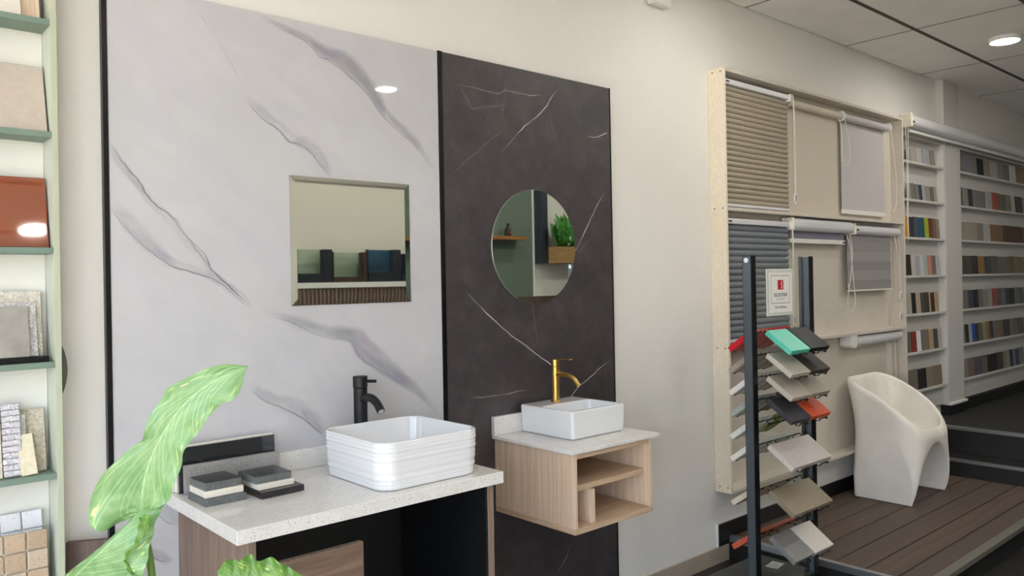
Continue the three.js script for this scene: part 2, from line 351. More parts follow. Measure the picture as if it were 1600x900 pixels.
// floor: dark tiles, added pale bounce tiles out of view, a raised deck, two black steps and the upper floor
{
  const floor = new THREE.Group(); floor.name = 'floor'; scene.add(floor); struct(floor);
  box(floor, 'screed', M.black, XL - 0.2, XR + 0.2, -0.2, -0.012, -0.2, ZF + 0.2, 0.001);
  for (let i = 0; i < 13; i++) for (let j = 0; j < 7; j++) {
    const x0 = XL + i * 0.6, x1 = Math.min(x0 + 0.6, 5.91), z0 = j * 0.6, z1 = Math.min(z0 + 0.6, ZF);
    if (x1 - x0 > 0.02 && z1 - z0 > 0.015) box(floor, 'tile', i < 6 ? M.addedBounceFloor : M.floor, x0 + 0.0015, x1 - 0.0015, -0.012, 0, z0 + 0.0015, z1 - 0.0015, 0.001, { ou: ((i * 7 + j * 3) % 5) * 0.31 });
  }
  const s1 = struct(thing('step', 'lower black step')); delete s1.userData.label;
  box(s1, 'tread', M.blackRiser, 5.912, 6.2, 0, 0.235, 0.001, ZF, 0.003); box(s1, 'nosing', M.alu, 5.906, 5.945, 0.219, 0.2395, 0.001, ZF, 0.003);
  const s2 = struct(thing('step', 'upper black step')); delete s2.userData.label;
  box(s2, 'tread', M.upperFloor, 6.17, XR, 0, 0.413, 0.001, ZF, 0.003); box(s2, 'riser', M.blackRiser, 6.166, 6.17, 0.236, 0.412, 0.001, ZF, 0.001); box(s2, 'nosing', M.alu, 6.164, 6.205, 0.394, 0.4175, 0.001, ZF, 0.003);
}
{
  const d = thing('deck_platform', 'low platform of brown composite deck boards with metal nosings under the white chair', 'platform', [4.8, 0, 0.5]);
  box(d, 'base', M.blackRiser, 3.712, 5.908, 0.001, 0.102, 0.002, 1.02, 0.002);
  const zs = [0.014, 0.148, 0.291, 0.4345, 0.5815, 0.732, 0.878, 0.99];
  for (let i = 0; i < 7; i++) box(d, 'plank', M.deck[i % 3], 3.732, 5.906, 0.1025, 0.125, zs[i] + 0.0035, zs[i + 1] - 0.0035, 0.004, { ou: i * 0.43 });
  box(d, 'nosing', M.alu, 3.703, 3.734, 0.094, 0.129, 0.012, 1.036, 0.003, { label: 'bright aluminium nosing' });
  box(d, 'nosing', M.dullStrip, 3.734, 5.906, 0.1, 0.128, 0.988, 1.036, 0.003, { label: 'dull grey front nosing' });
}
struct(box(scene, 'baseboard_back', M.skirtTile, 0.5, 3.703, 0, 0.086, 0, 0.012, 0.002));
struct(box(scene, 'baseboard_deck', M.black, 3.606, 5.91, 0.087, 0.203, 0, 0.012, 0.002));
struct(box(scene, 'trim_1', M.white, 3.598, 3.606, 0.087, 0.206, 0, 0.013, 0.001));
// pillar with a flared white foot over a black plinth
{
  const p = thing('pillar', '', ''); struct(p); p.name = 'pillar';
  box(p, 'shaft', M.shadedPillarPaint, 6.637, 6.948, 0.51, CE, 0, 0.066, 0.003); box(p, 'foot', M.white, 6.632, 6.972, 0.492, 0.512, 0, 0.084, 0.003); box(p, 'plinth', M.black, 6.64, 6.965, 0.413, 0.492, 0, 0.072, 0.002);
}
struct(box(scene, 'baseboard_end', M.black, 6.965, XR, 0.413, 0.5, 0, 0.05, 0.002));

// unseen shop windows, placed for daylight on this side; sunlit pavement bouncing light in
function glazing(name, along, at, a0, a1) {
  const g = new THREE.Group(); g.name = name; scene.add(g); struct(g);
  const bar = (n, a, b, y0, y1, t = 0.06, m = M.graphite) => along === 'z' ? box(g, n, m, at - t / 2, at + t / 2, y0, y1, a, b, 0.003) : box(g, n, m, a, b, y0, y1, at - t / 2, at + t / 2, 0.003);
  bar('sill', a0, a1, -0.012, 0.1); bar('head', a0, a1, 2.78, 2.86);
  const n = Math.round((a1 - a0) / 1.15), w = (a1 - a0) / n;
  for (let i = 0; i <= n; i++) bar('mullion', Math.max(a0, a0 + i * w - 0.03), Math.min(a1, a0 + i * w + 0.03), 0.1, 2.78);
  for (let i = 0; i < n; i++) bar('pane', a0 + i * w + 0.03, a0 + (i + 1) * w - 0.03, 0.1, 2.78, 0.006, M.glass);
  bar('wall_band', a0, a1, 2.86, CE + 0.3, 0.2, M.wall);
}
struct(box(scene, 'wall_left', M.wall, XL - 0.2, XL, -0.2, CE + 0.3, 0, 0.9, 0.001));
glazing('unseen_window_1', 'z', XL - 0.05, 0.9, ZF);  // out of view, lights the faces turned this way
glazing('unseen_window_2', 'x', ZF + 0.05, XL, -0.3);  // out of view, kept narrow so the front light stays weak
struct(box(scene, 'wall_front', M.beigeWall, -0.3, 4.8, -0.2, CE + 0.3, ZF, ZF + 0.2, 0.001));
struct(box(scene, 'wall_front_green', M.greenWall, 4.8, 5.63, -0.2, CE + 0.3, ZF, ZF + 0.2, 0.001));
struct(box(scene, 'wall_front_pale', M.wall, 5.63, XR + 0.2, -0.2, CE + 0.3, ZF, ZF + 0.2, 0.001));
struct(box(scene, 'trim_2', M.white, 5.625, 5.648, 0, CE, ZF - 0.012, ZF, 0.002));
struct(box(scene, 'unseen_street', std(0xb3a796, 0.9), -40, 30, -0.4, -0.2, -25, 40, 0.01));  // out of view, sunlit ground lighting the ceiling and upper walls

// downlights: seen, mirrored, unseen in line with those, and added fill lamps
function downlight(x, z, label) {
  const t = thing('ceiling_light', label, 'light', [x, CE, z], 'round surface downlights on the ceiling');
  mesh(t, 'rim', new THREE.LatheGeometry([[0.07, -0.02], [0.086, -0.027], [0.0885, -0.022], [0.09, -0.012], [0.09, 0]].map((p) => new THREE.Vector2(...p)), 48), M.white);
  const d = mesh(t, 'diffuser', new THREE.CylinderGeometry(0.081, 0.083, 0.006, 40), new THREE.MeshStandardMaterial({ color: 0xffffff, roughness: 0.5, emissive: new THREE.Color(...LAMP_COLOR), emissiveIntensity: LAMP_GLOW }));
  d.position.y = -0.0245;
  const l = new THREE.RectAreaLight(new THREE.Color(...LAMP_COLOR), LAMP_LIGHT, 0.112, 0.112); l.name = 'lamp'; l.position.y = -0.031; l.rotation.x = -Math.PI / 2; t.add(l);
}
downlight(5.807, 0.745, 'round white downlight glowing on the ceiling above the chair and blinds');
downlight(3.335, 0.745, 'unseen round white downlight on the ceiling above the round mirror');  // out of view, lights the wall beside the slabs
downlight(3.335, 2.752, 'round white downlight mirrored as a bright oval in the polished slab');
downlight(1.01, 2.752, 'round white downlight mirrored in the orange tile');
downlight(4.57, 1.75, 'added unseen fill downlight in the middle row facing the sample stand');  // middle row added out of view to brighten the dim far side
downlight(5.807, 1.75, 'added unseen fill downlight in the middle row facing the chair');  // added fill for the chair and deck
downlight(7.0, 1.75, 'added unseen fill downlight in the middle row above the steps');  // added to lift the light by the steps
downlight(4.57, 2.752, 'added unseen fill downlight on the ceiling near the green wall');  // added fill lamp, out of view
downlight(5.807, 2.752, 'unseen round white downlight on the ceiling opposite the blinds');  // out of view, lights the blinds from the front

// ------------------------------------------------------------------ slabs and mirrors
const slabUV = (g, w, h) => { const p = g.attributes.position, uv = g.attributes.uv; for (let i = 0; i < p.count; i++) uv.setXY(i, p.getX(i) / w + 0.5, p.getY(i) / h + 0.5); return g; };
function slab(name, label, mat, x0, x1, y1, trims) {
  const w = x1 - x0, h = y1 - 0.012, t = thing(name, label, 'slab', [(x0 + x1) / 2, 0.012, 0]);
  const m = mesh(t, 'panel', slabUV(boxGeo(w, h, 0.02, 0.0012, { ou: rnd() }).clone(), w, h), mat); m.position.set(0, h / 2, 0.0105);
  for (const [a, b, z] of trims) box(t, 'edge_strip', M.blackMetal, a, b, 0.012, y1 + 0.001, 0.0005, z, 0.001);
}
slab('marble_slab', 'tall polished white stone slab with grey diagonal veins and a square mirror', M.whiteMarble, 0.6485, 1.812, 2.399, [[0.634, 0.648, 0.024]]);
slab('dark_stone_slab', 'tall matt charcoal stone slab with fine white veins and a round mirror', M.darkMarble, 1.832, 2.79, 2.401, [[1.8125, 1.8315, 0.024], [2.7905, 2.7965, 0.0225]]);
{
  const x0 = 1.197, x1 = 1.669, y0 = 1.448, y1 = 1.88, t = thing('square_mirror', 'square frameless mirror with a thin sloped border on the white slab', 'mirror', [(x0 + x1) / 2, (y0 + y1) / 2, 0.0208]);
  const w = (x1 - x0) / 2, h = (y1 - y0) / 2, b = 0.022, zf = 0.0052, ze = 0.0033;
  const quad = (pts) => { const g = new THREE.BufferGeometry(); g.setAttribute('position', new THREE.Float32BufferAttribute(pts.flat(), 3)); g.setAttribute('uv', new THREE.Float32BufferAttribute([0, 0, 1, 0, 1, 1, 0, 1], 2)); g.setIndex([0, 1, 2, 0, 2, 3]); g.computeVertexNormals(); return g; };
  const O = [[-w, -h, ze], [w, -h, ze], [w, h, ze], [-w, h, ze]], I = [[-w + b, -h + b, zf], [w - b, -h + b, zf], [w - b, h - b, zf], [-w + b, h - b, zf]];
  mesh(t, 'mirror_glass', quad(I), M.mirror);
  for (let i = 0; i < 4; i++) mesh(t, 'bevel_border', quad([O[i], O[(i + 1) % 4], I[(i + 1) % 4], I[i]]), M.mirror);
  const back = mesh(t, 'backing', boxGeo(2 * w, 2 * h, 0.0028, 0.0006), M.mirrorEdge); back.position.z = 0.0014;
}
{
  const t = thing('round_mirror', 'round frameless mirror hung on the charcoal slab', 'mirror', [2.3, 1.66, 0.0208]), r = 0.2405;
  const e = mesh(t, 'rim', new THREE.LatheGeometry([[r - 0.004, 0], [r, 0.001], [r, 0.006], [r - 0.0015, 0.0075]].map((p) => new THREE.Vector2(...p)), 96).rotateX(Math.PI / 2), std(0xb8c2b6, 0.15, { metalness: 0.7 }));
  const g = mesh(t, 'mirror_glass', new THREE.CircleGeometry(r - 0.0015, 96), M.mirror); g.position.z = 0.0075;
}

// ------------------------------------------------------------------ vanity with the ribbed basin
{
  const v = thing('vanity_cabinet', 'grey brown wood vanity cabinet with a black open front under the ribbed basin', 'cabinet', [1.23, 0, 0.27]);
  box(v, 'side_panel', M.walnutSide, 0.823, 0.844, 0.02, 0.872, 0.022, 0.524, 0.0015); box(v, 'side_panel', M.walnutSide, 1.608, 1.632, 0.02, 0.872, 0.022, 0.524, 0.0015);
  box(v, 'front_stile', M.walnutEdge, 0.823, 0.8445, 0.02, 0.872, 0.5243, 0.527, 0.001);
  box(v, 'back_panel', M.blackInside, 0.845, 1.607, 0.1, 0.872, 0.022, 0.034, 0.001); box(v, 'bottom_panel', M.blackInside, 0.845, 1.607, 0.1, 0.118, 0.035, 0.515, 0.001);
  box(v, 'inner_lining', M.blackInside, 0.8445, 0.848, 0.118, 0.872, 0.035, 0.52, 0.001); box(v, 'inner_lining', M.blackInside, 1.601, 1.6075, 0.118, 0.872, 0.035, 0.522, 0.001);
  box(v, 'plinth', M.blackInside, 0.85, 1.6, 0, 0.1, 0.05, 0.46, 0.001);
  const d = box(v, 'door', M.walnutFlat, 0.848, 1.154, 0.12, 0.797, 0.506, 0.5245, 0.0015, { ou: 0.2 });
  box(d, 'edge_band', M.walnutEdge, 1.1541, 1.1552, 0.12, 0.797, 0.506, 0.5245, 0.0004); box(d, 'edge_band', M.walnutEdge, 0.848, 1.155, 0.7971, 0.7985, 0.506, 0.5245, 0.0004);
  const c = thing('countertop', 'speckled pale quartz countertop with upstand carrying the ribbed basin and stone samples', 'countertop', [1.225, 0.872, 0.28]);
  box(c, 'top', M.quartz, 0.79, 1.662, 0.8725, 0.91, 0.0215, 0.54, 0.0025); box(c, 'upstand', M.quartz, 0.79, 1.662, 0.9103, 0.974, 0.0215, 0.041, 0.0015, { ou: 0.13 });
}
// ribbed vessel basin
{
  const cx = 1.42, cz = 0.318, hx = 0.187, hz = 0.187, R = 0.055, H = 0.142, t = thing('ribbed_basin', 'large white vessel basin with wavy ribbed sides on the long countertop', 'basin', [cx, 0.9105, cz]);
  const rings = [], N = 64;
  for (const q of [0.0, 0.5, 0.95]) rings.push(ring(0, 0.0005, 0, hx * q + 0.002, hz * q + 0.002, Math.max(0.002, R * q), 10));
  for (let i = 0; i <= N; i++) {
    const y = 0.003 + (H - 0.007) * i / N, k = i / N, env = Math.min(1, k * 9, (1 - k) * 12), wv = env * (0.0007 * Math.sin(k * 54 + 1.9 * Math.sin(k * 8)) + 0.0008 * Math.sin(k * 30 + 1)), taper = -0.006 * (1 - k) * (1 - k);
    rings.push(ring(0, y, 0, hx + wv + taper, hz + wv + taper, R + wv, 10));
  }
  for (const [o, y] of [[0.0, 0.138], [-0.0015, 0.141], [-0.005, 0.142], [-0.009, 0.141], [-0.011, 0.138], [-0.013, 0.12], [-0.018, 0.07], [-0.03, 0.036], [-0.05, 0.023], [-0.09, 0.018], [-0.15, 0.015]])
    rings.push(ring(0, y, 0, hx + o, hz + o, Math.max(0.005, R + o * 0.45), 10));
  mesh(t, 'bowl', loft(rings, true, true), M.whiteGloss);
  const dr = mesh(t, 'drain', new THREE.CylinderGeometry(0.022, 0.022, 0.003, 28), M.chrome); dr.position.y = 0.0175;
  const logo = mesh(t, 'printed_mark', new THREE.PlaneGeometry(0.034, 0.011), std(0xffffff, 0.3, { map: canvasTexture(256, 84, (x, w, h) => { x.fillStyle = '#eceded'; x.fillRect(0, 0, w, h); x.fillStyle = '#777'; x.font = 'bold 62px sans-serif'; x.textAlign = 'center'; x.fillText('GALLO', w / 2, 64); }) }), 'small grey maker mark');
  logo.position.set(-0.062, 0.126, -(hz - 0.0112)); logo.rotation.x = -0.06;
}
// tall black tap
{
  const x = 1.412, z = 0.088, y0 = 0.9105, t = thing('black_tap', 'tall matt black basin tap behind the ribbed basin', 'tap', [x, y0, z]);
  mesh(t, 'body', new THREE.LatheGeometry([[0, 0], [0.027, 0], [0.027, 0.004], [0.0232, 0.006], [0.0232, 0.2515], [0.0222, 0.2525], [0, 0.2525]].map((p) => new THREE.Vector2(...p)), 40), M.matteBlack);
  mesh(t, 'cap', new THREE.LatheGeometry([[0, 0.254], [0.0245, 0.254], [0.0248, 0.2555], [0.0248, 0.289], [0.0235, 0.2915], [0, 0.2915]].map((p) => new THREE.Vector2(...p)), 40), M.matteBlack);
  const lv = mesh(t, 'lever', new THREE.CylinderGeometry(0.0052, 0.0062, 0.05, 16).rotateX(Math.PI / 2), M.matteBlack); lv.position.set(0.012, 0.277, 0.045); lv.rotation.y = 0.25; lv.rotation.x = -0.05;
  const c = new THREE.CatmullRomCurve3([[0, 0.214, 0.012], [0, 0.222, 0.04], [0, 0.222, 0.075], [0, 0.209, 0.105], [0, 0.187, 0.128]].map((p) => new THREE.Vector3(...p)));
  const sp = mesh(t, 'spout', new THREE.TubeGeometry(c, 30, 0.0138, 22), M.matteBlack);
  const q = c.getPointAt(1), tg = c.getTangentAt(1), nz = mesh(t, 'nozzle', new THREE.CylinderGeometry(0.0138, 0.0138, 0.004, 24), M.matteBlack); nz.position.copy(q); nz.quaternion.setFromUnitVectors(new THREE.Vector3(0, 1, 0), tg);
  const ae = mesh(t, 'aerator', new THREE.CylinderGeometry(0.0105, 0.0105, 0.0012, 24), M.chrome); ae.position.copy(q).addScaledVector(tg, 0.0026); ae.quaternion.copy(nz.quaternion);
}
// stone samples lying and leaning on the countertop
function stoneBlock(name, label, mat, x0, x1, y0, y1, z0, z1, turn = 0, faceMat, r = 0.0016) {
  const t = thing(name, label, 'stone sample', [(x0 + x1) / 2, y0, (z0 + z1) / 2]);
  const h = y1 - y0;
  const m = mesh(t, 'block', boxGeo(x1 - x0, h - (faceMat ? 0.001 : 0), z1 - z0, r, { ou: rnd() }), mat); m.position.y = (h - (faceMat ? 0.001 : 0)) / 2;
  if (faceMat) { const f = mesh(t, 'polished_face', boxGeo(x1 - x0 - 0.001, 0.001, z1 - z0 - 0.001, 0.0004), faceMat, 'polished dark upper face'); f.position.y = h - 0.0005; }
  t.rotation.y = turn;
  return t;
}
const cT = 0.9105;
stoneBlock('granite_sample', 'grey granite block at the bottom of the stack with chipped white corner', M.granite, 0.812, 0.93, cT, cT + 0.019, 0.138, 0.268, 0.02);
stoneBlock('white_stone_sample', 'white stone block between the two granite blocks of the first stack', M.creamStone, 0.817, 0.927, cT + 0.0195, cT + 0.0385, 0.14, 0.256, 0.02);
stoneBlock('granite_sample', 'speckled granite block with dark polished face topping the stack on granite', M.granite, 0.819, 0.924, cT + 0.039, cT + 0.0605, 0.138, 0.248, 0.05, M.graniteTop);
stoneBlock('dark_stone_sample', 'plain dark brown stone block at the bottom of the stack beside the basin', M.darkBrownStone, 0.955, 1.09, cT, cT + 0.019, 0.168, 0.303, 0.04);
stoneBlock('white_stone_sample', 'white stone block resting on the dark brown block', M.creamStone, 0.96, 1.07, cT + 0.0195, cT + 0.037, 0.16, 0.28, 0.02);
stoneBlock('granite_sample', 'speckled granite block with dark polished face topping the stack beside the basin', M.granite, 0.953, 1.066, cT + 0.0375, cT + 0.058, 0.158, 0.272, 0.02, M.graniteTop);
function upright(name, label, mat, x0, x1, z, h, th, tilt) {
  const t = thing(name, label, 'stone sample', [(x0 + x1) / 2, cT, z]);
  const m = mesh(t, 'strip', boxGeo(x1 - x0, h, th, 0.0015, { ou: rnd() }), mat); m.position.set(0, h / 2, 0); t.rotation.x = -tilt;
}
upright('quartz_strip', 'white stone strip standing at the rear of the upright samples', M.creamStone, 0.806, 1.108, 0.0535, 0.137, 0.012, 0.015);
upright('black_strip', 'glossy black stone strip standing in front of the white strip', M.blackGlassStone, 0.81, 1.108, 0.0685, 0.133, 0.011, 0.02);
upright('grey_quartz_strip', 'speckled grey quartz strip standing behind the two sample stacks', M.quartzGrey, 0.82, 1.113, 0.0865, 0.083, 0.017, 0.03);

// ------------------------------------------------------------------ wall-hung oak vanity with the small basin
{
  const v = thing('wall_hung_vanity', 'wall hung pale oak vanity with open shelf compartments under the small basin', 'cabinet', [2.28, 0.596, 0.24]);
  const zb = 0.0215, zf = 0.463;
  box(v, 'side_panel', M.oak, 2.062, 2.078, 0.617, 0.887, zb, zf, 0.0012); box(v, 'side_panel', M.oak, 2.487, 2.503, 0.617, 0.887, zb, zf, 0.0012, { ou: 0.3 });
  box(v, 'bottom_panel', M.oakFlat, 2.062, 2.503, 0.596, 0.6168, zb, zf, 0.0012); box(v, 'top_panel', M.oakFlat, 2.0783, 2.4868, 0.868, 0.887, zb, zf - 0.001, 0.0012);
  box(v, 'back_panel', M.oak, 2.0783, 2.4868, 0.617, 0.868, zb, zb + 0.012, 0.001, { ou: 0.6 });
  box(v, 'shelf', M.oakFlat, 2.0783, 2.4868, 0.742, 0.764, zb + 0.012, 0.435, 0.0012, { ou: 0.2 }); box(v, 'divider', M.oak, 2.164, 2.184, 0.617, 0.742, zb + 0.012, 0.45, 0.0012, { ou: 0.8 });
  const c = thing('small_countertop', 'thin pale quartz top with a short upstand on the oak vanity', 'countertop', [2.297, 0.8875, 0.247]);
  box(c, 'top', M.quartz, 2.048, 2.545, 0.8875, 0.9015, zb, 0.473, 0.002, { ou: 0.4 }); box(c, 'upstand', M.quartz, 2.046, 2.545, 0.9018, 0.976, zb, 0.041, 0.0015, { ou: 0.7 });
}
{
  const cx = 2.338, cz = 0.19, hx = 0.154, hz = 0.15, R = 0.012, H = 0.11, t = thing('small_basin', 'small white rectangular basin with a tap deck on the oak vanity', 'basin', [cx, 0.902, cz]), rings = [];
  for (const q of [0.01, 0.94]) rings.push(ring(0, 0.0005, 0, hx * q, hz * q, R * q, 8));
  for (const [o, y] of [[-0.006, 0.002], [-0.003, 0.006], [-0.0015, 0.05], [0, 0.104], [-0.0012, 0.108], [-0.004, 0.11]]) rings.push(ring(0, y, 0, hx + o, hz + o, R, 8));
  const zc = 0.047, kx = 0.142, kz = 0.09;
  for (const [o, y] of [[0.002, 0.11], [-0.001, 0.1085], [-0.003, 0.104], [-0.007, 0.06], [-0.016, 0.036], [-0.035, 0.03], [-0.075, 0.027]]) rings.push(ring(0, y, zc, kx + o, kz + o, Math.max(0.008, 0.022 + o * 0.3), 8));
  mesh(t, 'bowl', loft(rings, true, true), M.whiteGloss);
  const dr = mesh(t, 'drain', new THREE.CylinderGeometry(0.02, 0.02, 0.003, 28), M.chrome); dr.position.set(0, 0.029, zc);
}
{
  const t = thing('gold_tap', 'brushed gold basin tap on the small rectangular basin', 'tap', [2.334, 1.0122, 0.098]);
  mesh(t, 'body', new THREE.LatheGeometry([[0, 0], [0.0215, 0], [0.0215, 0.003], [0.0185, 0.005], [0.0168, 0.0065], [0.0168, 0.1455], [0.016, 0.1465], [0, 0.1465]].map((p) => new THREE.Vector2(...p)), 40), M.gold);
  mesh(t, 'cap', new THREE.LatheGeometry([[0, 0.1475], [0.0172, 0.1475], [0.0174, 0.149], [0.0174, 0.174], [0.0165, 0.176], [0, 0.176]].map((p) => new THREE.Vector2(...p)), 40), M.gold);
  const l = mesh(t, 'lever', boxGeo(0.018, 0.0045, 0.105, 0.002, { seg: 2 }), M.gold); l.position.set(0, 0.178, 0.042); l.rotation.x = -0.04;
  const c = new THREE.CatmullRomCurve3([[0, 0.114, 0.008], [0, 0.1165, 0.05], [0, 0.113, 0.085], [0, 0.1, 0.112], [0, 0.078, 0.134]].map((p) => new THREE.Vector3(...p)));
  mesh(t, 'spout', new THREE.TubeGeometry(c, 30, 0.0092, 20), M.gold);
  const q = c.getPointAt(1), tg = c.getTangentAt(1), nz = mesh(t, 'nozzle', new THREE.CylinderGeometry(0.0092, 0.0092, 0.003, 24), M.gold); nz.position.copy(q); nz.quaternion.setFromUnitVectors(new THREE.Vector3(0, 1, 0), tg);
}

// ------------------------------------------------------------------ tile shelf beside the slab
{
  const sageDark = std(0x74897a, 0.5), whiteBack = std(0xe2e1d8, 0.6), paleSide = std(0xccd2c2, 0.6);
  const u = thing('tile_shelf', 'tall shelf unit with sage green edges and pale inside holding tile samples', 'shelf', [0.08, 0, 0.05]);
  box(u, 'back_panel', whiteBack, -0.35, 0.488, 0.02, 2.9, 0.001, 0.006, 0.001);
  box(u, 'side_panel', paleSide, 0.4885, 0.5035, 0, 2.9, 0.001, 0.102, 0.001); box(u, 'side_panel', whiteBack, -0.366, -0.3505, 0, 2.9, 0.001, 0.102, 0.001);
  box(u, 'edge_band', std(0xb7bda4, 0.5), 0.4885, 0.5035, 0, 2.9, 0.1022, 0.1045, 0.0008, { label: 'pale sage front edge' });
  for (const y of [0.13, 0.433, 0.735, 1.034, 1.3265, 1.627, 1.9325, 2.229, 2.53]) { const s = box(u, 'shelf', sageDark, -0.35, 0.488, y - 0.016, y, 0.0065, 0.1035, 0.0012); void s; }
  const h = mesh(u, 'pull_handle', new THREE.ExtrudeGeometry(new THREE.Shape().moveTo(0, -0.066).quadraticCurveTo(0.026, 0, 0, 0.066).lineTo(0, -0.066), { depth: 0.02, bevelEnabled: true, bevelSize: 0.001, bevelThickness: 0.001, bevelSegments: 1 }), std(0x56584f, 0.4, { metalness: 0.4 }), 'dark grey half-round handle');
  h.position.set(0.5045 - 0.08, 1.303, 0.075 - 0.05);
}
function leaning(name, label, mat, x0, x1, y0, h, zb, zt, th = 0.009, r = 0.002, part = 'slab_piece') {
  const t = thing(name, label, 'tile', [(x0 + x1) / 2, y0 + 0.0005, zb]);
  const m = mesh(t, part, boxGeo(x1 - x0, h, th, r, { ou: rnd() * 0.4, seg: 2 }), mat); m.position.set(0, h / 2, 0); t.rotation.x = -Math.asin(Math.min(0.6, (zb - zt) / h));
  return t;
}
const mottled = (a, b, f, s, m, rough = 0.6, bump = 0) => {
  const fn = (u, v) => fbm(u, v, f, f, 5, s), mt = std(0xffffff, rough, { map: texture(256, 256, (u, v) => mixc(a, b, Math.min(1, Math.max(0, (fn(u, v) - 0.25) * 2))), [m, m]) });
  if (bump) { mt.bumpMap = texture(256, 256, (u, v) => grey(255 * fn(u, v)), [m, m], false); mt.bumpScale = bump; }
  return mt;
};
leaning('tile_sample', 'white and cream tile sample on the uppermost visible shelf', M.creamStone, 0.2, 0.428, 2.229, 0.2, 0.075, 0.03);
leaning('tile_sample', 'wood look tile sample standing beside the cream tile at the top', M.oak, 0.3, 0.474, 2.2292, 0.21, 0.062, 0.018, 0.008);
leaning('tile_sample', 'large plain beige tile with rounded corner on the second shelf', mottled([198, 187, 174], [190, 178, 165], 20, 201, 0.3, 0.45), 0.16, 0.4845, 1.9325, 0.19, 0.078, 0.026, 0.009, 0.004);
{
  const t = leaning('tile_sample', 'glossy burnt orange tile reflecting a ceiling lamp', phys(0x86401f, 0.04, { clearcoat: 1, clearcoatRoughness: 0.02 }), 0.16, 0.484, 1.627, 0.192, 0.072, 0.0345);
}
box(thing('tile_tray', 'thin black ledge strip holding the tiles on the shelf below the orange tile', 'tray', [0.3, 1.3265, 0.07]), 'strip', M.blackMetal, 0.1, 0.477, 1.327, 1.341, 0.056, 0.09, 0.0015);
leaning('tile_sample', 'rough cream stone tile standing behind the other tiles on the ledge', mottled([226, 222, 210], [190, 182, 166], 50, 211, 0.2, 0.8, 0.003), 0.25, 0.471, 1.327, 0.188, 0.046, 0.02, 0.008, 0.001);
leaning('tile_sample', 'pale pitted stone tile between the cream and the grey tile', mottled([222, 220, 218], [166, 162, 160], 40, 217, 0.16, 0.75, 0.003), 0.24, 0.456, 1.341, 0.145, 0.066, 0.036, 0.008, 0.001);
leaning('tile_sample', 'smooth mid grey tile standing foremost on the ledge', mottled([164, 160, 152], [146, 142, 134], 8, 223, 0.3, 0.5), 0.22, 0.436, 1.341, 0.135, 0.08, 0.05, 0.008, 0.002);
{
  const t = thing('split_stone_tile', 'white split face stone tile in stacked ragged courses', 'tile', [0.393, 1.0345, 0.075]), mt = mottled([232, 230, 232], [196, 192, 198], 30, 231, 0.12, 0.8, 0.004);
  for (let i = 0; i < 12; i++) { const m = mesh(t, 'course', boxGeo(0.044, 0.0152, 0.014 + 0.003 * (i % 3), 0.004, { ou: i * 0.13, seg: 2 }), mt); m.position.set(rr(-0.001, 0.001), 0.008 + i * 0.0156, rr(0, 0.003)); m.rotation.z = rr(-0.03, 0.03); }
  t.rotation.x = -0.2;
}
leaning('tile_sample', 'narrow cream stone strip beside the split face tile', mottled([228, 220, 202], [206, 196, 176], 30, 237, 0.2, 0.7, 0.002), 0.3, 0.369, 1.0345, 0.185, 0.08, 0.045, 0.012, 0.001);
leaning('tile_sample', 'beige pitted stone tile against the rear of the shelf', mottled([214, 206, 188], [176, 166, 146], 44, 241, 0.2, 0.85, 0.004), 0.39, 0.4745, 1.0345, 0.165, 0.05, 0.022, 0.008, 0.001);
leaning('tile_sample', 'small grey stone chip behind the split face tile', mottled([200, 198, 194], [176, 174, 170], 30, 243, 0.2, 0.8), 0.404, 0.428, 1.0345, 0.155, 0.062, 0.04, 0.008, 0.001);
{ const t = leaning('tile_sample', 'small smooth cream tile leaning on the beige pitted tile', mottled([232, 224, 196], [220, 211, 182], 16, 247, 0.2, 0.6, 0.002), 0.41, 0.447, 1.0345, 0.108, 0.087, 0.055, 0.008, 0.0015); t.rotation.z = 0.06; }
function tileSheet(name, label, cols, rows, x1, y0, zb, tilt, s, mats) {
  const t = thing(name, label, 'tile', [x1 - cols * s / 2, y0 + 0.0008, zb]);
  const b = mesh(t, 'mesh_backing', boxGeo(cols * s - 0.004, rows * s - 0.004, 0.003, 0.001), M.creamStone); b.position.set(0, rows * s / 2, -0.006);
  for (let i = 0; i < cols; i++) for (let j = 0; j < rows; j++) { const m = mesh(t, 'tile', boxGeo(s - 0.0025, s - 0.0025, 0.009, 0.0035, { ou: ((i + 2 * j) % 4) * 0.11, seg: 3 }), mats[(i + j * 2) % mats.length]); m.position.set((i + 0.5 - cols / 2) * s, (j + 0.5) * s, rr(-0.001, 0.0012)); m.rotation.set(rr(-0.05, 0.05), rr(-0.06, 0.06), rr(-0.02, 0.02)); }
  t.rotation.x = -tilt;
}
const pit = (a, b, s) => std(0xffffff, 0.7, { map: speckle(mixc(a, b, 0.3), [b.map((v) => v * 0.72), b, a], 0.35, 9, [0.1, 0.1], s, 256, 0.3) });
tileSheet('white_mosaic_sheet', 'sheet of white square tumbled tiles behind the tan sheet', 4, 4, 0.468, 0.735, 0.05, 0.16, 0.049, [pit([226, 226, 228], [200, 200, 206], 251), pit([222, 224, 228], [208, 210, 216], 253)]);
tileSheet('tan_mosaic_sheet', 'sheet of tan square tumbled tiles with rounded edges', 4, 3, 0.471, 0.735, 0.08, 0.1, 0.05, [pit([196, 174, 148], [172, 148, 120], 257), pit([190, 168, 140], [164, 140, 112], 259), pit([202, 184, 160], [184, 162, 136], 263)]);
// dark board leaning in the gap between shelf and slab
{
  const t = thing('wood_board', 'dark brown wood grain board leaning between the tile shelf and the white slab', 'board', [0.578, 0, 0.075]);
  const m = mesh(t, 'board', boxGeo(0.13, 0.83, 0.018, 0.0015), M.leanBoard); m.position.y = 0.4155; t.rotation.y = -0.5;
}

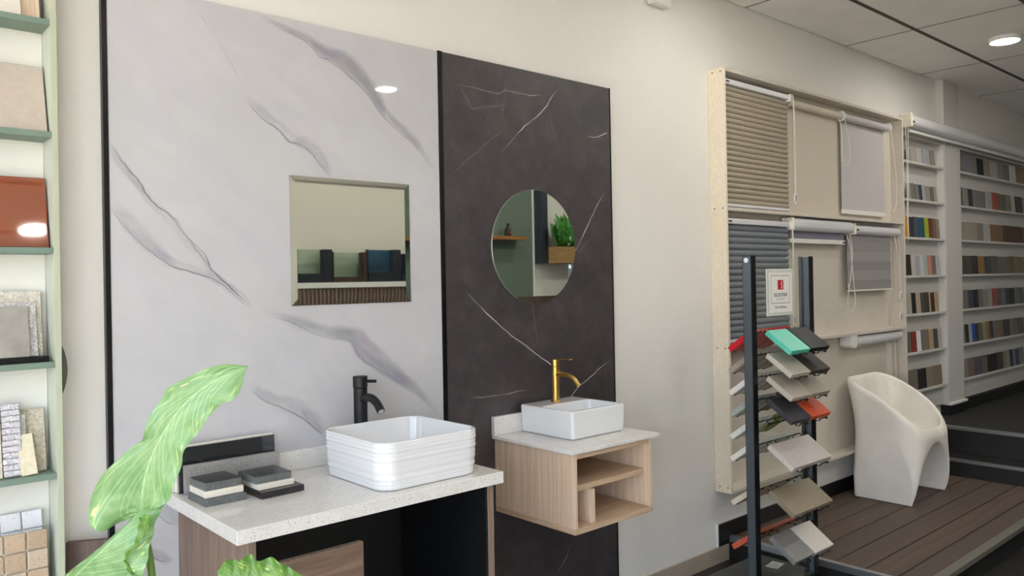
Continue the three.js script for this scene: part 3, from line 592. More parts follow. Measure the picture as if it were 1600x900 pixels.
// ------------------------------------------------------------------ potted plant with big variegated leaves
function leafTexture(base, pale, seedS) {
  return canvasTexture(512, 1024, (x, w, h) => {
    x.fillStyle = `rgb(${base})`; x.fillRect(0, 0, w, h);
    for (let i = 0; i < 900; i++) { x.fillStyle = rnd() < 0.5 ? `rgba(${pale},${rr(0.02, 0.07)})` : `rgba(60,120,50,${rr(0.02, 0.06)})`; x.beginPath(); x.ellipse(rr(0, w), rr(0, h), rr(4, 26), rr(20, 120), rr(-0.5, 0.5), 0, 7); x.fill(); }
    for (const sd of [-1, 1]) for (let i = 0; i < 15; i++) {
      const y = h * (0.02 + i * 0.066), bend = h * rr(0.1, 0.16);
      for (const [lw, al] of [[8, 0.16], [2.2, 0.5]]) { x.strokeStyle = `rgba(${pale},${al})`; x.lineWidth = lw; x.beginPath(); x.moveTo(w / 2, y); x.bezierCurveTo(w / 2 + sd * w * 0.1, y + bend * 0.8, w / 2 + sd * w * 0.26, y + bend * 1.7, w / 2 + sd * w * 0.49, y + bend * 2.3); x.stroke(); }
      for (let k = 0; k < 5; k++) { const t = rr(0.2, 0.95), X = w / 2 + sd * w * 0.48 * t, Y = y + bend * 1.2 * t; x.strokeStyle = `rgba(${pale},0.14)`; x.lineWidth = 1.5; x.beginPath(); x.moveTo(X, Y); x.lineTo(X + sd * rr(6, 26), Y + rr(30, 80)); x.stroke(); }
    }
    for (const [lw, al] of [[13, 0.3], [4, 0.7]]) { x.strokeStyle = `rgba(${pale},${al})`; x.lineWidth = lw; x.beginPath(); x.moveTo(w / 2, 0); x.lineTo(w / 2, h); x.stroke(); }
    for (let i = 0; i < 26; i++) { const sd = rnd() < 0.5 ? -1 : 1, X = w / 2 + sd * w * rr(0.32, 0.49), Y = rr(0, h); x.fillStyle = `rgba(240,240,150,${rr(0.3, 0.75)})`; x.beginPath(); x.ellipse(X, Y, rr(2, 9), rr(10, 44), sd * -0.5, 0, 7); x.fill(); }
  });
}
// a leaf blade from three lines in its own plane (millimetres): midrib, one margin, the other; bowed, folded and waved out of the plane
function bladeGeo(mid, a, b, fold, wave, bow, nT = 64, nS = 14, phase = 0) {
  const C = (s) => new THREE.CatmullRomCurve3(parsePts(s).map(([x, y]) => new THREE.Vector3(x / 1000, y / 1000, 0)), false, 'centripetal'), cm = C(mid), ca = C(a), cb = C(b), pos = [], uv = [], idx = [];
  for (let i = 0; i <= nT; i++) {
    const t = i / nT, m = cm.getPoint(t), A = ca.getPoint(t), B = cb.getPoint(t);
    for (let j = -nS; j <= nS; j++) {
      const s = Math.abs(j) / nS, e = j < 0 ? A : B, p = m.clone().lerp(e, s), d = p.distanceTo(m);
      p.z = fold * d * (1 - 0.5 * s) + bow * Math.sin(Math.PI * t) - wave * s * s * Math.sin(t * 34 + phase + (j < 0 ? 0 : 1.7)) - 0.0007 * Math.sin(Math.PI * s) * Math.cos((t * 15.2 - s * 2.6) * Math.PI * 2);
      pos.push(p.x, p.y, p.z); uv.push(0.5 + j / nS * 0.5, t);
    }
  }
  const n = 2 * nS + 1;
  for (let i = 0; i < nT; i++) for (let j = 0; j < n - 1; j++) { const k = i * n + j; idx.push(k, k + 1, k + n, k + 1, k + n + 1, k + n); }
  const g = new THREE.BufferGeometry(); g.setAttribute('position', new THREE.Float32BufferAttribute(pos, 3)); g.setAttribute('uv', new THREE.Float32BufferAttribute(uv, 2)); g.setIndex(idx); g.computeVertexNormals();
  return g;
}
const leafA = bladeGeo('0,0 16,65 42,124 82,184 135,230 201,258',
  '-8,-12 -40,-22 -62,-32 -80,-20 -87,-4 -80,24 -57,67 -28,98 -2,121 18,134 26,160 38,189 52,206 64,224 84,236 108,248 132,258 166,264 190,260 201,258',
  '14,-2 30,4 46,12 57,21 68,40 76,62 84,86 91,108 101,125 115,143 130,161 147,184 155,193 176,199 187,213 193,242 201,258', 0.12, 0.006, 0.02);
const leafB = bladeGeo('0,0 -24,-30 -58,-64 -100,-100 -150,-146', '-2,-2 -26,-26 -62,-58 -104,-90 -136,-116 -152,-146', '46,12 40,-2 34,-24 30,-50 22,-82 16,-112 8,-150 -40,-176 -150,-146', -0.1, 0.005, 0.03, 48, 12, 2);
const leafC = bladeGeo('0,0 60,-6 120,-16 190,-40', '-8,30 10,52 30,50 50,60 70,50 96,54 120,36 150,22 190,-40', '0,-40 40,-60 90,-70 140,-66 190,-40', -0.25, 0.006, 0.0, 48, 10, 1);
M.leafPale = phys(0xffffff, 0.38, { map: leafTexture('120,160,98', '200,222,176', 1), side: THREE.DoubleSide, transmission: 0.18, thickness: 0 });
M.leafDark = phys(0xffffff, 0.36, { map: leafTexture('82,128,44', '186,196,92', 2), side: THREE.DoubleSide, transmission: 0.18, thickness: 0 });
M.stem = std(0x66853c, 0.5);
const leafCurl = bladeGeo('12,-6 22,-26 14,-48 -6,-70 -10,-84 -2,-112', '20,2 34,0 30,-26 15,-49 -6,-72 -9,-86 2,-114', '10,-4 12,-22 8,-44 -10,-66 -14,-84 -8,-106', 0.5, 0.003, 0.014, 36, 6, 3);
{
  const px = 0.46, pz = 0.86, t = thing('potted_plant', 'potted plant with big pale green heart shaped leaves streaked with cream', 'plant', [px, 0, pz]);
  mesh(t, 'pot', new THREE.LatheGeometry([[0, 0], [0.11, 0], [0.115, 0.006], [0.145, 0.3], [0.152, 0.305], [0.152, 0.33], [0.14, 0.332], [0.136, 0.3], [0, 0.296]].map((p) => new THREE.Vector2(...p)), 48), std(0xd8d4cc, 0.5));
  mesh(t, 'soil', new THREE.CylinderGeometry(0.134, 0.134, 0.01, 32), std(0x2c221a, 0.95)).position.y = 0.3;
  const q = new THREE.Quaternion().setFromEuler(new THREE.Euler(rad(0.19), rad(-41.44), 0, 'YXZ'));
  const put = (name, geo, mat, at, label) => { const m = mesh(t, name, geo, mat, label); m.position.set(at[0] - px, at[1], at[2] - pz); m.quaternion.copy(q); return m; };
  put('leaf', leafA, M.leafPale, [0.4488, 1.1119, 0.9402]); put('leaf', leafB, M.leafPale, [0.4488, 1.1119, 0.9402]); put('curled_edge', leafCurl, M.leafDark, [0.4333, 1.1119, 0.9582], 'rolled leaf edge streaked yellow'); put('leaf', leafC, M.leafDark, [0.556, 0.965, 1.035], 'darker leaf with yellow streaks');
  tube(t, 'stem', M.stem, [[0.45, 0.3, 0.86], [0.47, 0.7, 0.9], [0.472, 0.98, 0.925], [0.4488, 1.11, 0.934]], 0.007, 40, false, 10);
  tube(t, 'stem', M.stem, [[0.48, 0.3, 0.88], [0.5, 0.6, 0.96], [0.556, 0.962, 1.03]], 0.006, 40, false, 10);
}

// ------------------------------------------------------------------ blind display board
{
  const f = thing('display_frame', 'large shallow beige board frame on the wall holding sample blinds', 'display', [4.7, 0.385, 0.05]);
  const X0 = 3.6, X1 = 5.805, Y0 = 0.385, Y1 = 2.618, D = 0.1, T = 0.018;
  box(f, 'back_panel', M.backBoard, X0 + T, X1 - T, Y0 + T, Y1 - T, 0.001, 0.012, 0.001);
  const L = box(f, 'side_panel', M.particle, X0, X0 + T, Y0, Y1, 0.001, D, 0.0015), R = box(f, 'side_panel', M.backBoard, X1 - T, X1, Y0, Y1, 0.001, D, 0.0015, { ou: 0.2 });
  for (const y of [Y0, 1.868, Y1 - T]) box(f, y > Y0 && y < 2 ? 'shelf' : 'end_panel', M.backBoard, X0 + T, X1 - T, y, y + T, 0.001, D, 0.0015, { ou: y });
  box(f, 'shelf', M.backBoard, X0 + T, X1 - T, 1.131, 1.149, 0.001, D, 0.0015, { ou: 0.5 });
  box(f, 'inner_post', M.backBoard, 5.66, 5.69, Y0 + T, 1.131, 0.012, 0.045, 0.002); box(f, 'inner_post', M.backBoard, 5.72, 5.745, Y0 + T, 1.131, 0.012, 0.05, 0.002);
  for (const y of [Y1 - 0.02, 1.88, 1.145, Y0 + 0.03]) for (const z of [0.03, 0.08]) { const s = mesh(L, 'screw', new THREE.SphereGeometry(0.0042, 10, 6), M.screw); s.scale.x = 0.35; s.position.set(-T / 2, y - (Y0 + Y1) / 2, z - 0.0505); }
}
const bead = (parent, mat, pts, r = 0.0022) => tube(parent, 'cord', mat, pts, r, Math.max(24, pts.length * 8), false, 6);
function weight(parent, x, y, z) {
  const g = new THREE.ExtrudeGeometry(new THREE.Shape().absellipse(0, 0, 0.0125, 0.032, 0, Math.PI * 2), { depth: 0.006, bevelEnabled: true, bevelSize: 0.002, bevelThickness: 0.002, bevelSegments: 2, curveSegments: 24 });
  const m = mesh(parent, 'cord_weight', g, M.whitePlastic), s = mesh(m, 'slot', boxGeo(0.007, 0.036, 0.0012, 0.0005, { seg: 1 }), std(0x3a3733, 0.6)); s.position.z = 0.0085;
  m.position.set(x - parent.position.x, y - parent.position.y, z - parent.position.z);
}
function pleated(label, fabric, x0, x1, y0, y1, cordX, weightY, n) {
  const t = thing('pleated_blind', label, 'blind', [(x0 + x1) / 2, y1, 0.05]);
  box(t, 'headrail', M.cassette, x0, x1 - 0.012, y1 - 0.03, y1, 0.035, 0.085, 0.006, { seg: 3 }); box(t, 'end_cap', M.whitePlastic, x1 - 0.012, x1 + 0.008, y1 - 0.042, y1 + 0.004, 0.032, 0.09, 0.004, { seg: 2 });
  box(t, 'maker_tag', std(0x2e2c2b, 0.5), x0 + 0.002, x0 + 0.034, y1 - 0.019, y1 - 0.011, 0.0853, 0.0862, 0.0003);
  const h = y1 - 0.03 - y0 - 0.016, p = h / n, s = new THREE.Shape(); s.moveTo(0, 0);
  for (let i = 0; i < n; i++) { const y = -i * p; s.bezierCurveTo(0.003, y - p * 0.08, 0.0075, y - p * 0.25, 0.0075, y - p * 0.5); s.bezierCurveTo(0.0075, y - p * 0.75, 0.003, y - p * 0.92, 0, y - p); }
  for (let i = n; i > 0; i--) { const y = -i * p; s.bezierCurveTo(-0.006, y + p * 0.1, -0.011, y + p * 0.3, -0.011, y + p * 0.5); s.bezierCurveTo(-0.011, y + p * 0.7, -0.006, y + p * 0.9, 0, y + p); }
  const g = new THREE.ExtrudeGeometry(s, { depth: x1 - x0 - 0.006, bevelEnabled: false, curveSegments: 5 }); g.rotateY(Math.PI / 2);
  const m = mesh(t, 'pleated_fabric', g, fabric); m.position.set(x0 + 0.003 - t.position.x, -0.03, 0.0115);
  box(t, 'bottom_rail', M.cassette, x0, x1 - 0.002, y0, y0 + 0.016, 0.045, 0.078, 0.004, { seg: 2 });
  bead(t, M.cord, [[cordX - 0.004, y1 + 0.01, 0.082], [cordX, y1 - 0.06, 0.092], [cordX + 0.002, (y1 + weightY) / 2, 0.09], [cordX + 0.008, weightY + 0.02, 0.09]]);
  bead(t, M.cord, [[cordX + 0.014, y1 + 0.01, 0.082], [cordX + 0.004, y1 - 0.06, 0.094], [cordX + 0.016, (y1 + weightY) / 2, 0.09], [cordX + 0.014, weightY + 0.02, 0.09]]);
  weight(t, cordX + 0.012, weightY, 0.084);
}
const fabricTex = (c, s) => texture(256, 256, (u, v) => { const f = fbm(u, v, 90, 90, 2, s); return c.map((k) => k + (f - 0.5) * 16); }, [0.2, 0.2]);
const fabric = (c, s, rough = 0.85) => std(0xffffff, rough, { map: fabricTex(c, s), side: THREE.DoubleSide });
pleated('taupe pleated honeycomb blind lowered in the top row of the display frame', fabric([172, 161, 142], 301), 3.642, 4.292, 1.893, 2.57, 4.318, 1.97, 22);
pleated('slate grey pleated honeycomb blind in the lower row behind the sample stand', fabric([122, 127, 133], 303), 3.642, 4.275, 1.17, 1.83, 4.278, 1.262, 18);
function bracket(parent, x, y, z, flip = 1) {
  const g = new THREE.ExtrudeGeometry(new THREE.Shape().absarc(0, 0, 0.031, rad(35), rad(-200), true).lineTo(-0.02, 0.03).lineTo(0.012, 0.034), { depth: 0.012, bevelEnabled: true, bevelSize: 0.0015, bevelThickness: 0.0015, bevelSegments: 1, curveSegments: 18 });
  g.rotateY(Math.PI / 2); const m = mesh(parent, 'end_bracket', g, M.whitePlastic); m.position.set(x - parent.position.x, y - parent.position.y, z - parent.position.z);
}
function roller(label, fab, x0, x1, y0, yc, zc, r, hemR, chain) {
  const t = thing('roller_blind', label, 'blind', [(x0 + x1) / 2, yc, zc]);
  rodX(t, 'fabric_roll', fab, x0 + 0.006, x1 - 0.014, yc, zc, r, 28);
  const back = zc - r + 0.001;
  box(t, 'fabric', fab, x0 + 0.014, x1 - 0.022, y0 + 0.02, yc, back, back + 0.0016, 0.0004);
  box(t, 'hem_bar', hemR === 'white' ? M.whitePlastic : fab, x0 + 0.012, x1 - 0.02, y0, y0 + 0.03, back - 0.006, back + 0.009, 0.005, { seg: 3 });
  bracket(t, x1 - 0.012, yc, zc); if (chain.both) bracket(t, x0 - 0.008, yc, zc);
  bead(t, M.cord, chain.pts);
  return t;
}
roller('plain beige roller blind lowered beside the taupe pleated blind', fabric([208, 199, 182], 307), 4.325, 4.985, 1.885, 2.535, 0.052, 0.0235, 'own',
  { pts: [[4.935, 2.53, 0.06], [4.936, 2.42, 0.078], [4.93, 2.33, 0.08], [4.938, 2.235, 0.084], [4.975, 2.215, 0.088], [5.01, 2.25, 0.088], [5.018, 2.32, 0.088], [5.0, 2.42, 0.085], [4.975, 2.52, 0.078]] });
roller('pale grey roller blind with white hem bar under the frame top', fabric([196, 191, 190], 309), 5.0, 5.66, 1.915, 2.535, 0.052, 0.0235, 'white',
  { pts: [[5.61, 2.53, 0.06], [5.612, 2.3, 0.085], [5.606, 2.1, 0.085], [5.625, 1.97, 0.085], [5.655, 1.95, 0.088], [5.695, 2.0, 0.088], [5.71, 2.1, 0.088], [5.69, 2.3, 0.086], [5.65, 2.52, 0.08]] });
// second row: two white cassette blinds
{
  const t = thing('cassette_blind', 'white cassette blind almost fully raised in the middle row', 'blind', [4.68, 1.82, 0.05]);
  box(t, 'cassette', M.cassette, 4.302, 5.06, 1.784, 1.858, 0.02, 0.098, 0.03, { seg: 6 }); box(t, 'end_cap', M.cream, 4.278, 4.302, 1.782, 1.86, 0.018, 0.1, 0.012, { seg: 4 });
  box(t, 'fabric', fabric([128, 128, 142], 311), 4.315, 4.985, 1.738, 1.8, 0.05, 0.052, 0.0005); box(t, 'hem_bar', M.whitePlastic, 4.312, 4.99, 1.712, 1.74, 0.042, 0.062, 0.004, { seg: 2 });
  box(t, 'maker_tag', std(0x2e2c2b, 0.5), 4.95, 4.985, 1.721, 1.73, 0.0622, 0.063, 0.0003);
  bead(t, M.cord, [[5.0, 1.79, 0.06], [5.004, 1.7, 0.085], [5.015, 1.6, 0.088], [5.03, 1.5, 0.09], [5.048, 1.36, 0.09], [5.03, 1.3, 0.09], [4.985, 1.28, 0.09], [4.95, 1.32, 0.09], [4.965, 1.42, 0.09], [5.0, 1.55, 0.092], [5.025, 1.68, 0.088], [5.03, 1.79, 0.07]]);
  const c = thing('cassette_blind', 'white cassette blind with grey folded fabric hanging half way', 'blind', [5.42, 1.8, 0.05]);
  box(c, 'cassette', M.cassette, 5.075, 5.775, 1.782, 1.842, 0.02, 0.09, 0.026, { seg: 6 }); box(c, 'end_cap', M.cream, 5.062, 5.075, 1.778, 1.85, 0.018, 0.096, 0.008, { seg: 3 });
  box(c, 'maker_tag', std(0x2e2c2b, 0.5), 5.09, 5.125, 1.806, 1.815, 0.0902, 0.091, 0.0003);
  const fab = fabric([158, 154, 153], 313), fab2 = fabric([146, 142, 141], 315), n = 6, y1 = 1.79, h = (y1 - 1.418) / n;
  for (let i = 0; i < n; i++) { const m = box(c, 'fabric_fold', i % 2 ? fab2 : fab, 5.03 + 0.0, 5.675, y1 - (i + 1) * h, y1 - i * h + 0.004, 0.05, 0.0518, 0.0006); m.rotation.x = 0.055; }
  box(c, 'hem_bar', M.cord, 5.028, 5.68, 1.41, 1.42, 0.046, 0.06, 0.003, { seg: 2 });
  tube(c, 'cord_hook', M.whitePlastic, [[4.99, 1.46, 0.075], [4.995, 1.44, 0.075], [5.02, 1.425, 0.07], [5.04, 1.418, 0.06]], 0.004, 14);
  bead(c, M.cord, [[5.69, 1.79, 0.07], [5.70, 1.72, 0.08], [5.722, 1.6, 0.088], [5.73, 1.5, 0.09], [5.735, 1.38, 0.09]]); bead(c, M.cord, [[5.755, 1.79, 0.07], [5.75, 1.7, 0.08], [5.735, 1.6, 0.088], [5.74, 1.5, 0.09], [5.752, 1.4, 0.09], [5.742, 1.25, 0.09]]);
  weight(c, 5.738, 1.365, 0.085); weight(c, 5.73, 1.222, 0.085);
  const b = thing('cassette_blind', 'rolled up white cassette blind in the lowest row above the chair', 'blind', [5.35, 1.1, 0.05]);
  box(b, 'cassette', M.cassette, 5.055, 5.78, 1.058, 1.124, 0.02, 0.092, 0.028, { seg: 6 });
  const e = mesh(b, 'end_cap', new THREE.ExtrudeGeometry(new THREE.Shape().moveTo(0, 0.036).lineTo(0.078, 0.036).lineTo(0.08, -0.02).quadraticCurveTo(0.07, -0.04, 0.045, -0.04).lineTo(0.012, -0.03).lineTo(0, -0.02), { depth: 0.1, bevelEnabled: true, bevelSize: 0.003, bevelThickness: 0.003, bevelSegments: 2 }), M.whitePlastic); e.rotation.y = -Math.PI / 2; e.position.set(5.055 - 5.35, 0.0, 0.012 - 0.05 - 0.0);
  e.rotation.y = 0; e.scale.set(1.0, 1, 0.75); e.position.set(4.97 - 5.35, -0.008, 0.022 - 0.05);
}
// long cassette passing in front of pillar and bookcases
{
  const t = thing('long_cassette_blind', 'long white cassette blind mounted above the bookcases and across the pillar', 'blind', [7.5, 2.6, 0.1]);
  box(t, 'cassette', M.cassette, 5.842, 9.3, 2.562, 2.645, 0.07, 0.15, 0.034, { seg: 6 });
  const e = box(t, 'end_cap', M.cream, 5.81, 5.842, 2.552, 2.652, 0.066, 0.156, 0.008, { seg: 3 });
  box(t, 'maker_tag', std(0x2e2c2b, 0.5), 5.85, 5.885, 2.588, 2.598, 0.1502, 0.151, 0.0003);
  for (const x of [6.3, 7.4, 8.6]) box(t, 'wall_bracket', M.whitePlastic, x, x + 0.03, 2.6, 2.64, 0.001 + (x === 6.8 ? 0.066 : 0), 0.08, 0.003);
  box(t, 'fabric', fabric([196, 196, 200], 317), 5.9, 9.2, 2.545, 2.57, 0.1, 0.102, 0.0005); box(t, 'hem_bar', M.whitePlastic, 5.9, 9.2, 2.528, 2.546, 0.092, 0.11, 0.004, { seg: 2 });
  bead(t, M.cord, [[5.818, 2.56, 0.11], [5.82, 2.3, 0.115], [5.812, 2.0, 0.115], [5.815, 1.75, 0.115]]); bead(t, M.cord, [[5.834, 2.56, 0.12], [5.83, 2.3, 0.12], [5.818, 2.0, 0.118], [5.815, 1.75, 0.115]]);
}

// ------------------------------------------------------------------ bookcases of material samples
function bookcase(name, label, x0, x1, ends) {
  const t = thing(name, label, 'bookcase', [(x0 + x1) / 2, 0.5, 0.03]);
  box(t, 'back_panel', M.shadedShelfWhite, x0, x1, 0.505, 2.53, 0.0005, 0.006, 0.001);
  for (const e of ends) box(t, 'side_panel', M.shadedShelfWhite, e, e + 0.012, 0.505, 2.53, 0.0062, 0.064, 0.001);
  box(t, 'base_panel', M.shadedShelfWhite, x0, x1, 0.505, 0.65, 0.0062, 0.03, 0.001);
  for (const y of [0.668, 0.948, 1.228, 1.508, 1.786, 2.064, 2.34, 2.53]) box(t, 'shelf', M.shadedShelfWhite, x0, ends[0] > x0 + 0.1 ? x1 - 0.014 : x1, y - 0.018, y, 0.0062, 0.065, 0.0015);
  return t;
}
bookcase('narrow_bookcase', 'narrow shallow white bookcase of samples between the blind display and the pillar', 5.812, 6.634, [6.622]);
bookcase('wide_bookcase', 'wide shallow white bookcase of samples beyond the pillar', 6.95, 9.6, [6.95]);
const toneWord = (h) => {
  const [r, g, b] = hex(h), mx = Math.max(r, g, b), mn = Math.min(r, g, b), s = (mx - mn) / Math.max(1, mx);
  if (mx < 48) return s > 0.45 && b === mx ? 'midnight blue' : 'black';
  if (s > 0.42) { if (r === mx) return g > 0.72 * r ? 'mustard' : g > 0.5 * r ? (mx < 110 ? 'dark brown' : 'tan') : (mx < 100 ? 'dark reddish brown' : 'brick red'); if (g === mx) return 'lime green'; return mx < 100 ? 'dark blue' : 'blue'; }
  if (s > 0.18) { if (r === mx) return mx > 150 ? 'beige' : mx > 100 ? 'light brown' : 'brown'; if (g === mx) return 'dark green'; return 'slate'; }
  return mx > 195 ? 'white' : mx > 140 ? 'pale grey' : mx > 95 ? 'grey' : 'charcoal';
};
const ord = ['first', 'second', 'third', 'fourth', 'fifth', 'sixth', 'seventh', 'eighth', 'ninth', 'tenth', 'eleventh', 'twelfth', 'thirteenth', 'fourteenth', 'fifteenth', 'sixteenth'];
const shelfY = [2.34, 2.064, 1.786, 1.508, 1.228, 0.948, 0.668];
function sampleRow(rowText, shelf, where, group, lean = 0) {
  rowText.split(', ').forEach((it, i) => {
    const [a, b, c] = it.split(' '), col = c.slice(1), x0 = +a / 1000, x1 = +b / 1000, h = (lean ? 0.118 : 0.15) + rr(-0.004, 0.003), mat = std('#' + col, rr(0.3, 0.6));
    mat.color.multiplyScalar(1.2);
    const t = thing('sample_board', `${toneWord(col)} sample board, ${ord[i]} along shelf ${ord[shelf]} from the top of the ${where} bookcase`, 'sample', [(x0 + x1) / 2, shelfY[shelf] + 0.0006, 0.046], group);
    const th = rr(0.008, 0.013), m = mesh(t, 'board', boxGeo(x1 - x0 - 0.002, h, th, 0.0015), mat); m.position.y = h / 2;
    t.rotation.set(-0.05, 0, lean);
  });
}
const GA = 'sample boards in the narrow bookcase', GB = 'sample boards in the wide bookcase';
['5994 6052 #8b8780, 6054 6144 #a39b92, 6158 6257 #b3aea4, 6278 6399 #9b9fa3, 6416 6495 #857e74',
  '5988 6047 #8f8d88, 6051 6117 #6e6a63, 6123 6189 #746e66, 6197 6246 #2c323c, 6251 6314 #93959a, 6320 6394 #8f877c, 6401 6466 #6c6459, 6470 6525 #989288',
  '5945 6003 #c48a1e, 6005 6087 #28313a, 6091 6147 #4a4a55, 6151 6271 #22495c, 6279 6351 #8fa01f, 6356 6424 #6a2e1c, 6439 6494 #6b594c, 6503 6554 #8a7463',
  '5943 6020 #2a1a18, 6028 6097 #b0aea4, 6101 6176 #9a97a0, 6183 6249 #b6bab6, 6253 6322 #9ba19f, 6326 6397 #b07c6c, 6401 6479 #75655a, 6486 6550 #a9aca9',
  '5944 6020 #a09c92, 6026 6096 #15161a, 6102 6181 #a3957f, 6187 6258 #3b423e, 6262 6335 #33261f, 6340 6363 #a08e70, 6367 6436 #3d2416, 6443 6513 #a08c70',
  '5950 6004 #5a5650, 6009 6093 #7c2b1c, 6098 6172 #d2d4d6, 6180 6317 #6f675f, 6325 6405 #a38a60, 6411 6484 #3e4246, 6495 6558 #a5a198',
  '5948 6101 #6a635a, 6106 6257 #1e1a1a, 6265 6400 #7d7264, 6405 6553 #7a6856'].forEach((r, i) => sampleRow(r, i, 'narrow', GA, i < 2 ? 0.1 : 0));
['7003 7067 #6a645e, 7070 7223 #6d7078, 7229 7380 #6f6963, 7392 7537 #0d0f16, 7549 7696 #7e735f, 7708 7865 #8f918f, 7872 8024 #7d776a, 8034 8195 #5d615f, 8212 8367 #b0b2b0, 8381 8634 #6f5a3c',
  '6988 7052 #544b46, 7057 7167 #7c7a76, 7173 7270 #2f3033, 7276 7575 #6b6966, 7588 7729 #9c9d94, 7741 7903 #8d4234, 7909 8066 #5b5c4e, 8073 8217 #6c6b64, 8238 8329 #aea588, 8343 8539 #16201f, 8554 8726 #7a7a74',
  '6995 7134 #8d8678, 7140 7348 #8f8878, 7356 7509 #7b776c, 7515 7664 #a0a29c, 7673 7993 #73593a, 8003 8159 #3a2818, 8166 8496 #4d3320, 8507 8743 #38201a',
  '6998 7064 #2c221c, 7068 7224 #332c26, 7230 7368 #0d0d10, 7372 7522 #80602f, 7528 7671 #1d1f24, 7677 7826 #3d3936, 7832 8125 #57524a, 8136 8273 #5c4228, 8280 8391 #6f613f, 8398 8551 #5f5233',
  '6998 7126 #66635c, 7132 7250 #10153a, 7253 7357 #0a0b18, 7363 7466 #5a5854, 7472 7590 #79756a, 7594 7682 #8a8b82, 7690 7820 #7d2c28, 7824 7900 #43392b, 7904 8019 #4b5258, 8028 8139 #0d0e13, 8175 8273 #0c0d11, 8282 8391 #6a685f, 8401 8532 #1c2624',
  '7000 7054 #6e6c66, 7061 7126 #1d1b19, 7136 7201 #8d9394, 7207 7281 #22418a, 7286 7351 #0a0a0d, 7359 7436 #5d5b48, 7444 7514 #7a776c, 7522 7606 #82662a, 7612 7698 #0c0b0d, 7706 7860 #5e574b, 7869 7948 #6b5843, 7954 8115 #231c14, 8127 8231 #67645b, 8241 8344 #5c5245, 8357 8517 #4b3e31',
  '7004 7100 #787a73, 7108 7242 #6a5d4e, 7252 7422 #43444a, 7427 7537 #5f584d, 7545 7762 #1d1713, 7773 7926 #33241c, 7938 8012 #6d665b, 8021 8102 #857f66, 8111 8184 #152443, 8193 8264 #5f6468, 8274 8349 #131a2b, 8362 8497 #50564f'].forEach((r, i) => sampleRow(r, i, 'wide', GB));

// ------------------------------------------------------------------ white tub chair, one cast body
{
  const cx = 5.183, hp = 0.1255, N = 112, half = 0.46, cy = 0.51, cz = 0.275;
  const t = mesh(scene, 'tub_chair', new THREE.BufferGeometry(), std(0xffffff, 0.62, { map: mottled([247, 243, 234], [232, 228, 218], 6, 331, 0.9).map }));
  info(t, 'white moulded tub chair with slanting rim and arched opening on the deck', 'chair');
  const mc = new MarchingCubes(N, t.material, false, false, 400000); mc.isolation = 0;
  const smax = (a, b, k) => { const h = Math.max(k - Math.abs(a - b), 0) / k; return Math.max(a, b) + h * h * k * 0.25; };
  const rrect = (x, z, hx, hz, r) => { const a = Math.abs(x) - hx + r, b = Math.abs(z) - hz + r; return Math.hypot(Math.max(a, 0), Math.max(b, 0)) + Math.min(Math.max(a, b), 0) - r; };
  const sdf = (X, Y, Z) => {
    const x = X - cx, y = Y - hp, up = Math.min(1, Math.max(0, y / 0.75));
    const zb = 0.107 - 0.065 * up * up * up, zf = 0.49 + 0.038 * Math.min(1, up / 0.6), hz = (zf - zb) / 2, zc = (zf + zb) / 2;
    const hx = 0.256 + 0.034 * up, t = Math.max(0, (Z - 0.05) / 0.45), rimY = 0.876 - 0.165 * t - 0.135 * t * t * t - hp, s = Math.min(1, Math.max(0, (y - 0.1) / 0.38)), e = s * s * (3 - 2 * s), corner = 0.03 + (Z > zc ? 0.13 : 0.1) * e;
    let d = rrect(x, Z - zc, hx, hz, corner);
    d = smax(d, y - rimY, 0.04); d = smax(d, -y, 0.004);
    const inner = rrect(x, Z - zc, hx - 0.034, hz - 0.032, Z > zc ? 0.15 : 0.125), seat = 0.35 + 0.7 * (x * x) + 1.1 * Math.max(0, 0.3 - Z) ** 2 + 0.1 * Math.max(0, Z - 0.36);
    const cav = smax(inner, seat - y, 0.1);
    d = smax(d, -cav, 0.02);
    const arch = (Math.hypot(x / 0.247, y / 0.352) - 1) * 0.25, tunnel = smax(arch, 0.14 - Z, 0.02);
    return smax(d, -tunnel, 0.012);
  };
  const hN = N / 2;
  for (let k = 0; k < N; k++) for (let j = 0; j < N; j++) for (let i = 0; i < N; i++)
    mc.field[k * N * N + j * N + i] = -sdf(cx + (i - hN) / hN * half, cy + (j - hN) / hN * half, cz + (k - hN) / hN * half);
  mc.update();
  const n = mc.count, P = new Float32Array(n * 3);
  for (let i = 0; i < n; i++) { P[3 * i] = mc.positionArray[3 * i] * half + cx; P[3 * i + 1] = mc.positionArray[3 * i + 1] * half + cy; P[3 * i + 2] = mc.positionArray[3 * i + 2] * half + cz; }
  let g = new THREE.BufferGeometry(); g.setAttribute('position', new THREE.BufferAttribute(P, 3));
  g = mergeVertices(g, 1e-5);
  const p = g.attributes.position, nr = new Float32Array(p.count * 3), e = 0.002;
  for (let i = 0; i < p.count; i++) { const x = p.getX(i), y = p.getY(i), z = p.getZ(i), v = new THREE.Vector3(sdf(x + e, y, z) - sdf(x - e, y, z), sdf(x, y + e, z) - sdf(x, y - e, z), sdf(x, y, z + e) - sdf(x, y, z - e)).normalize(); nr.set([v.x, v.y, v.z], 3 * i); }
  g.setAttribute('normal', new THREE.BufferAttribute(nr, 3)); metric(g); t.geometry = g;
}

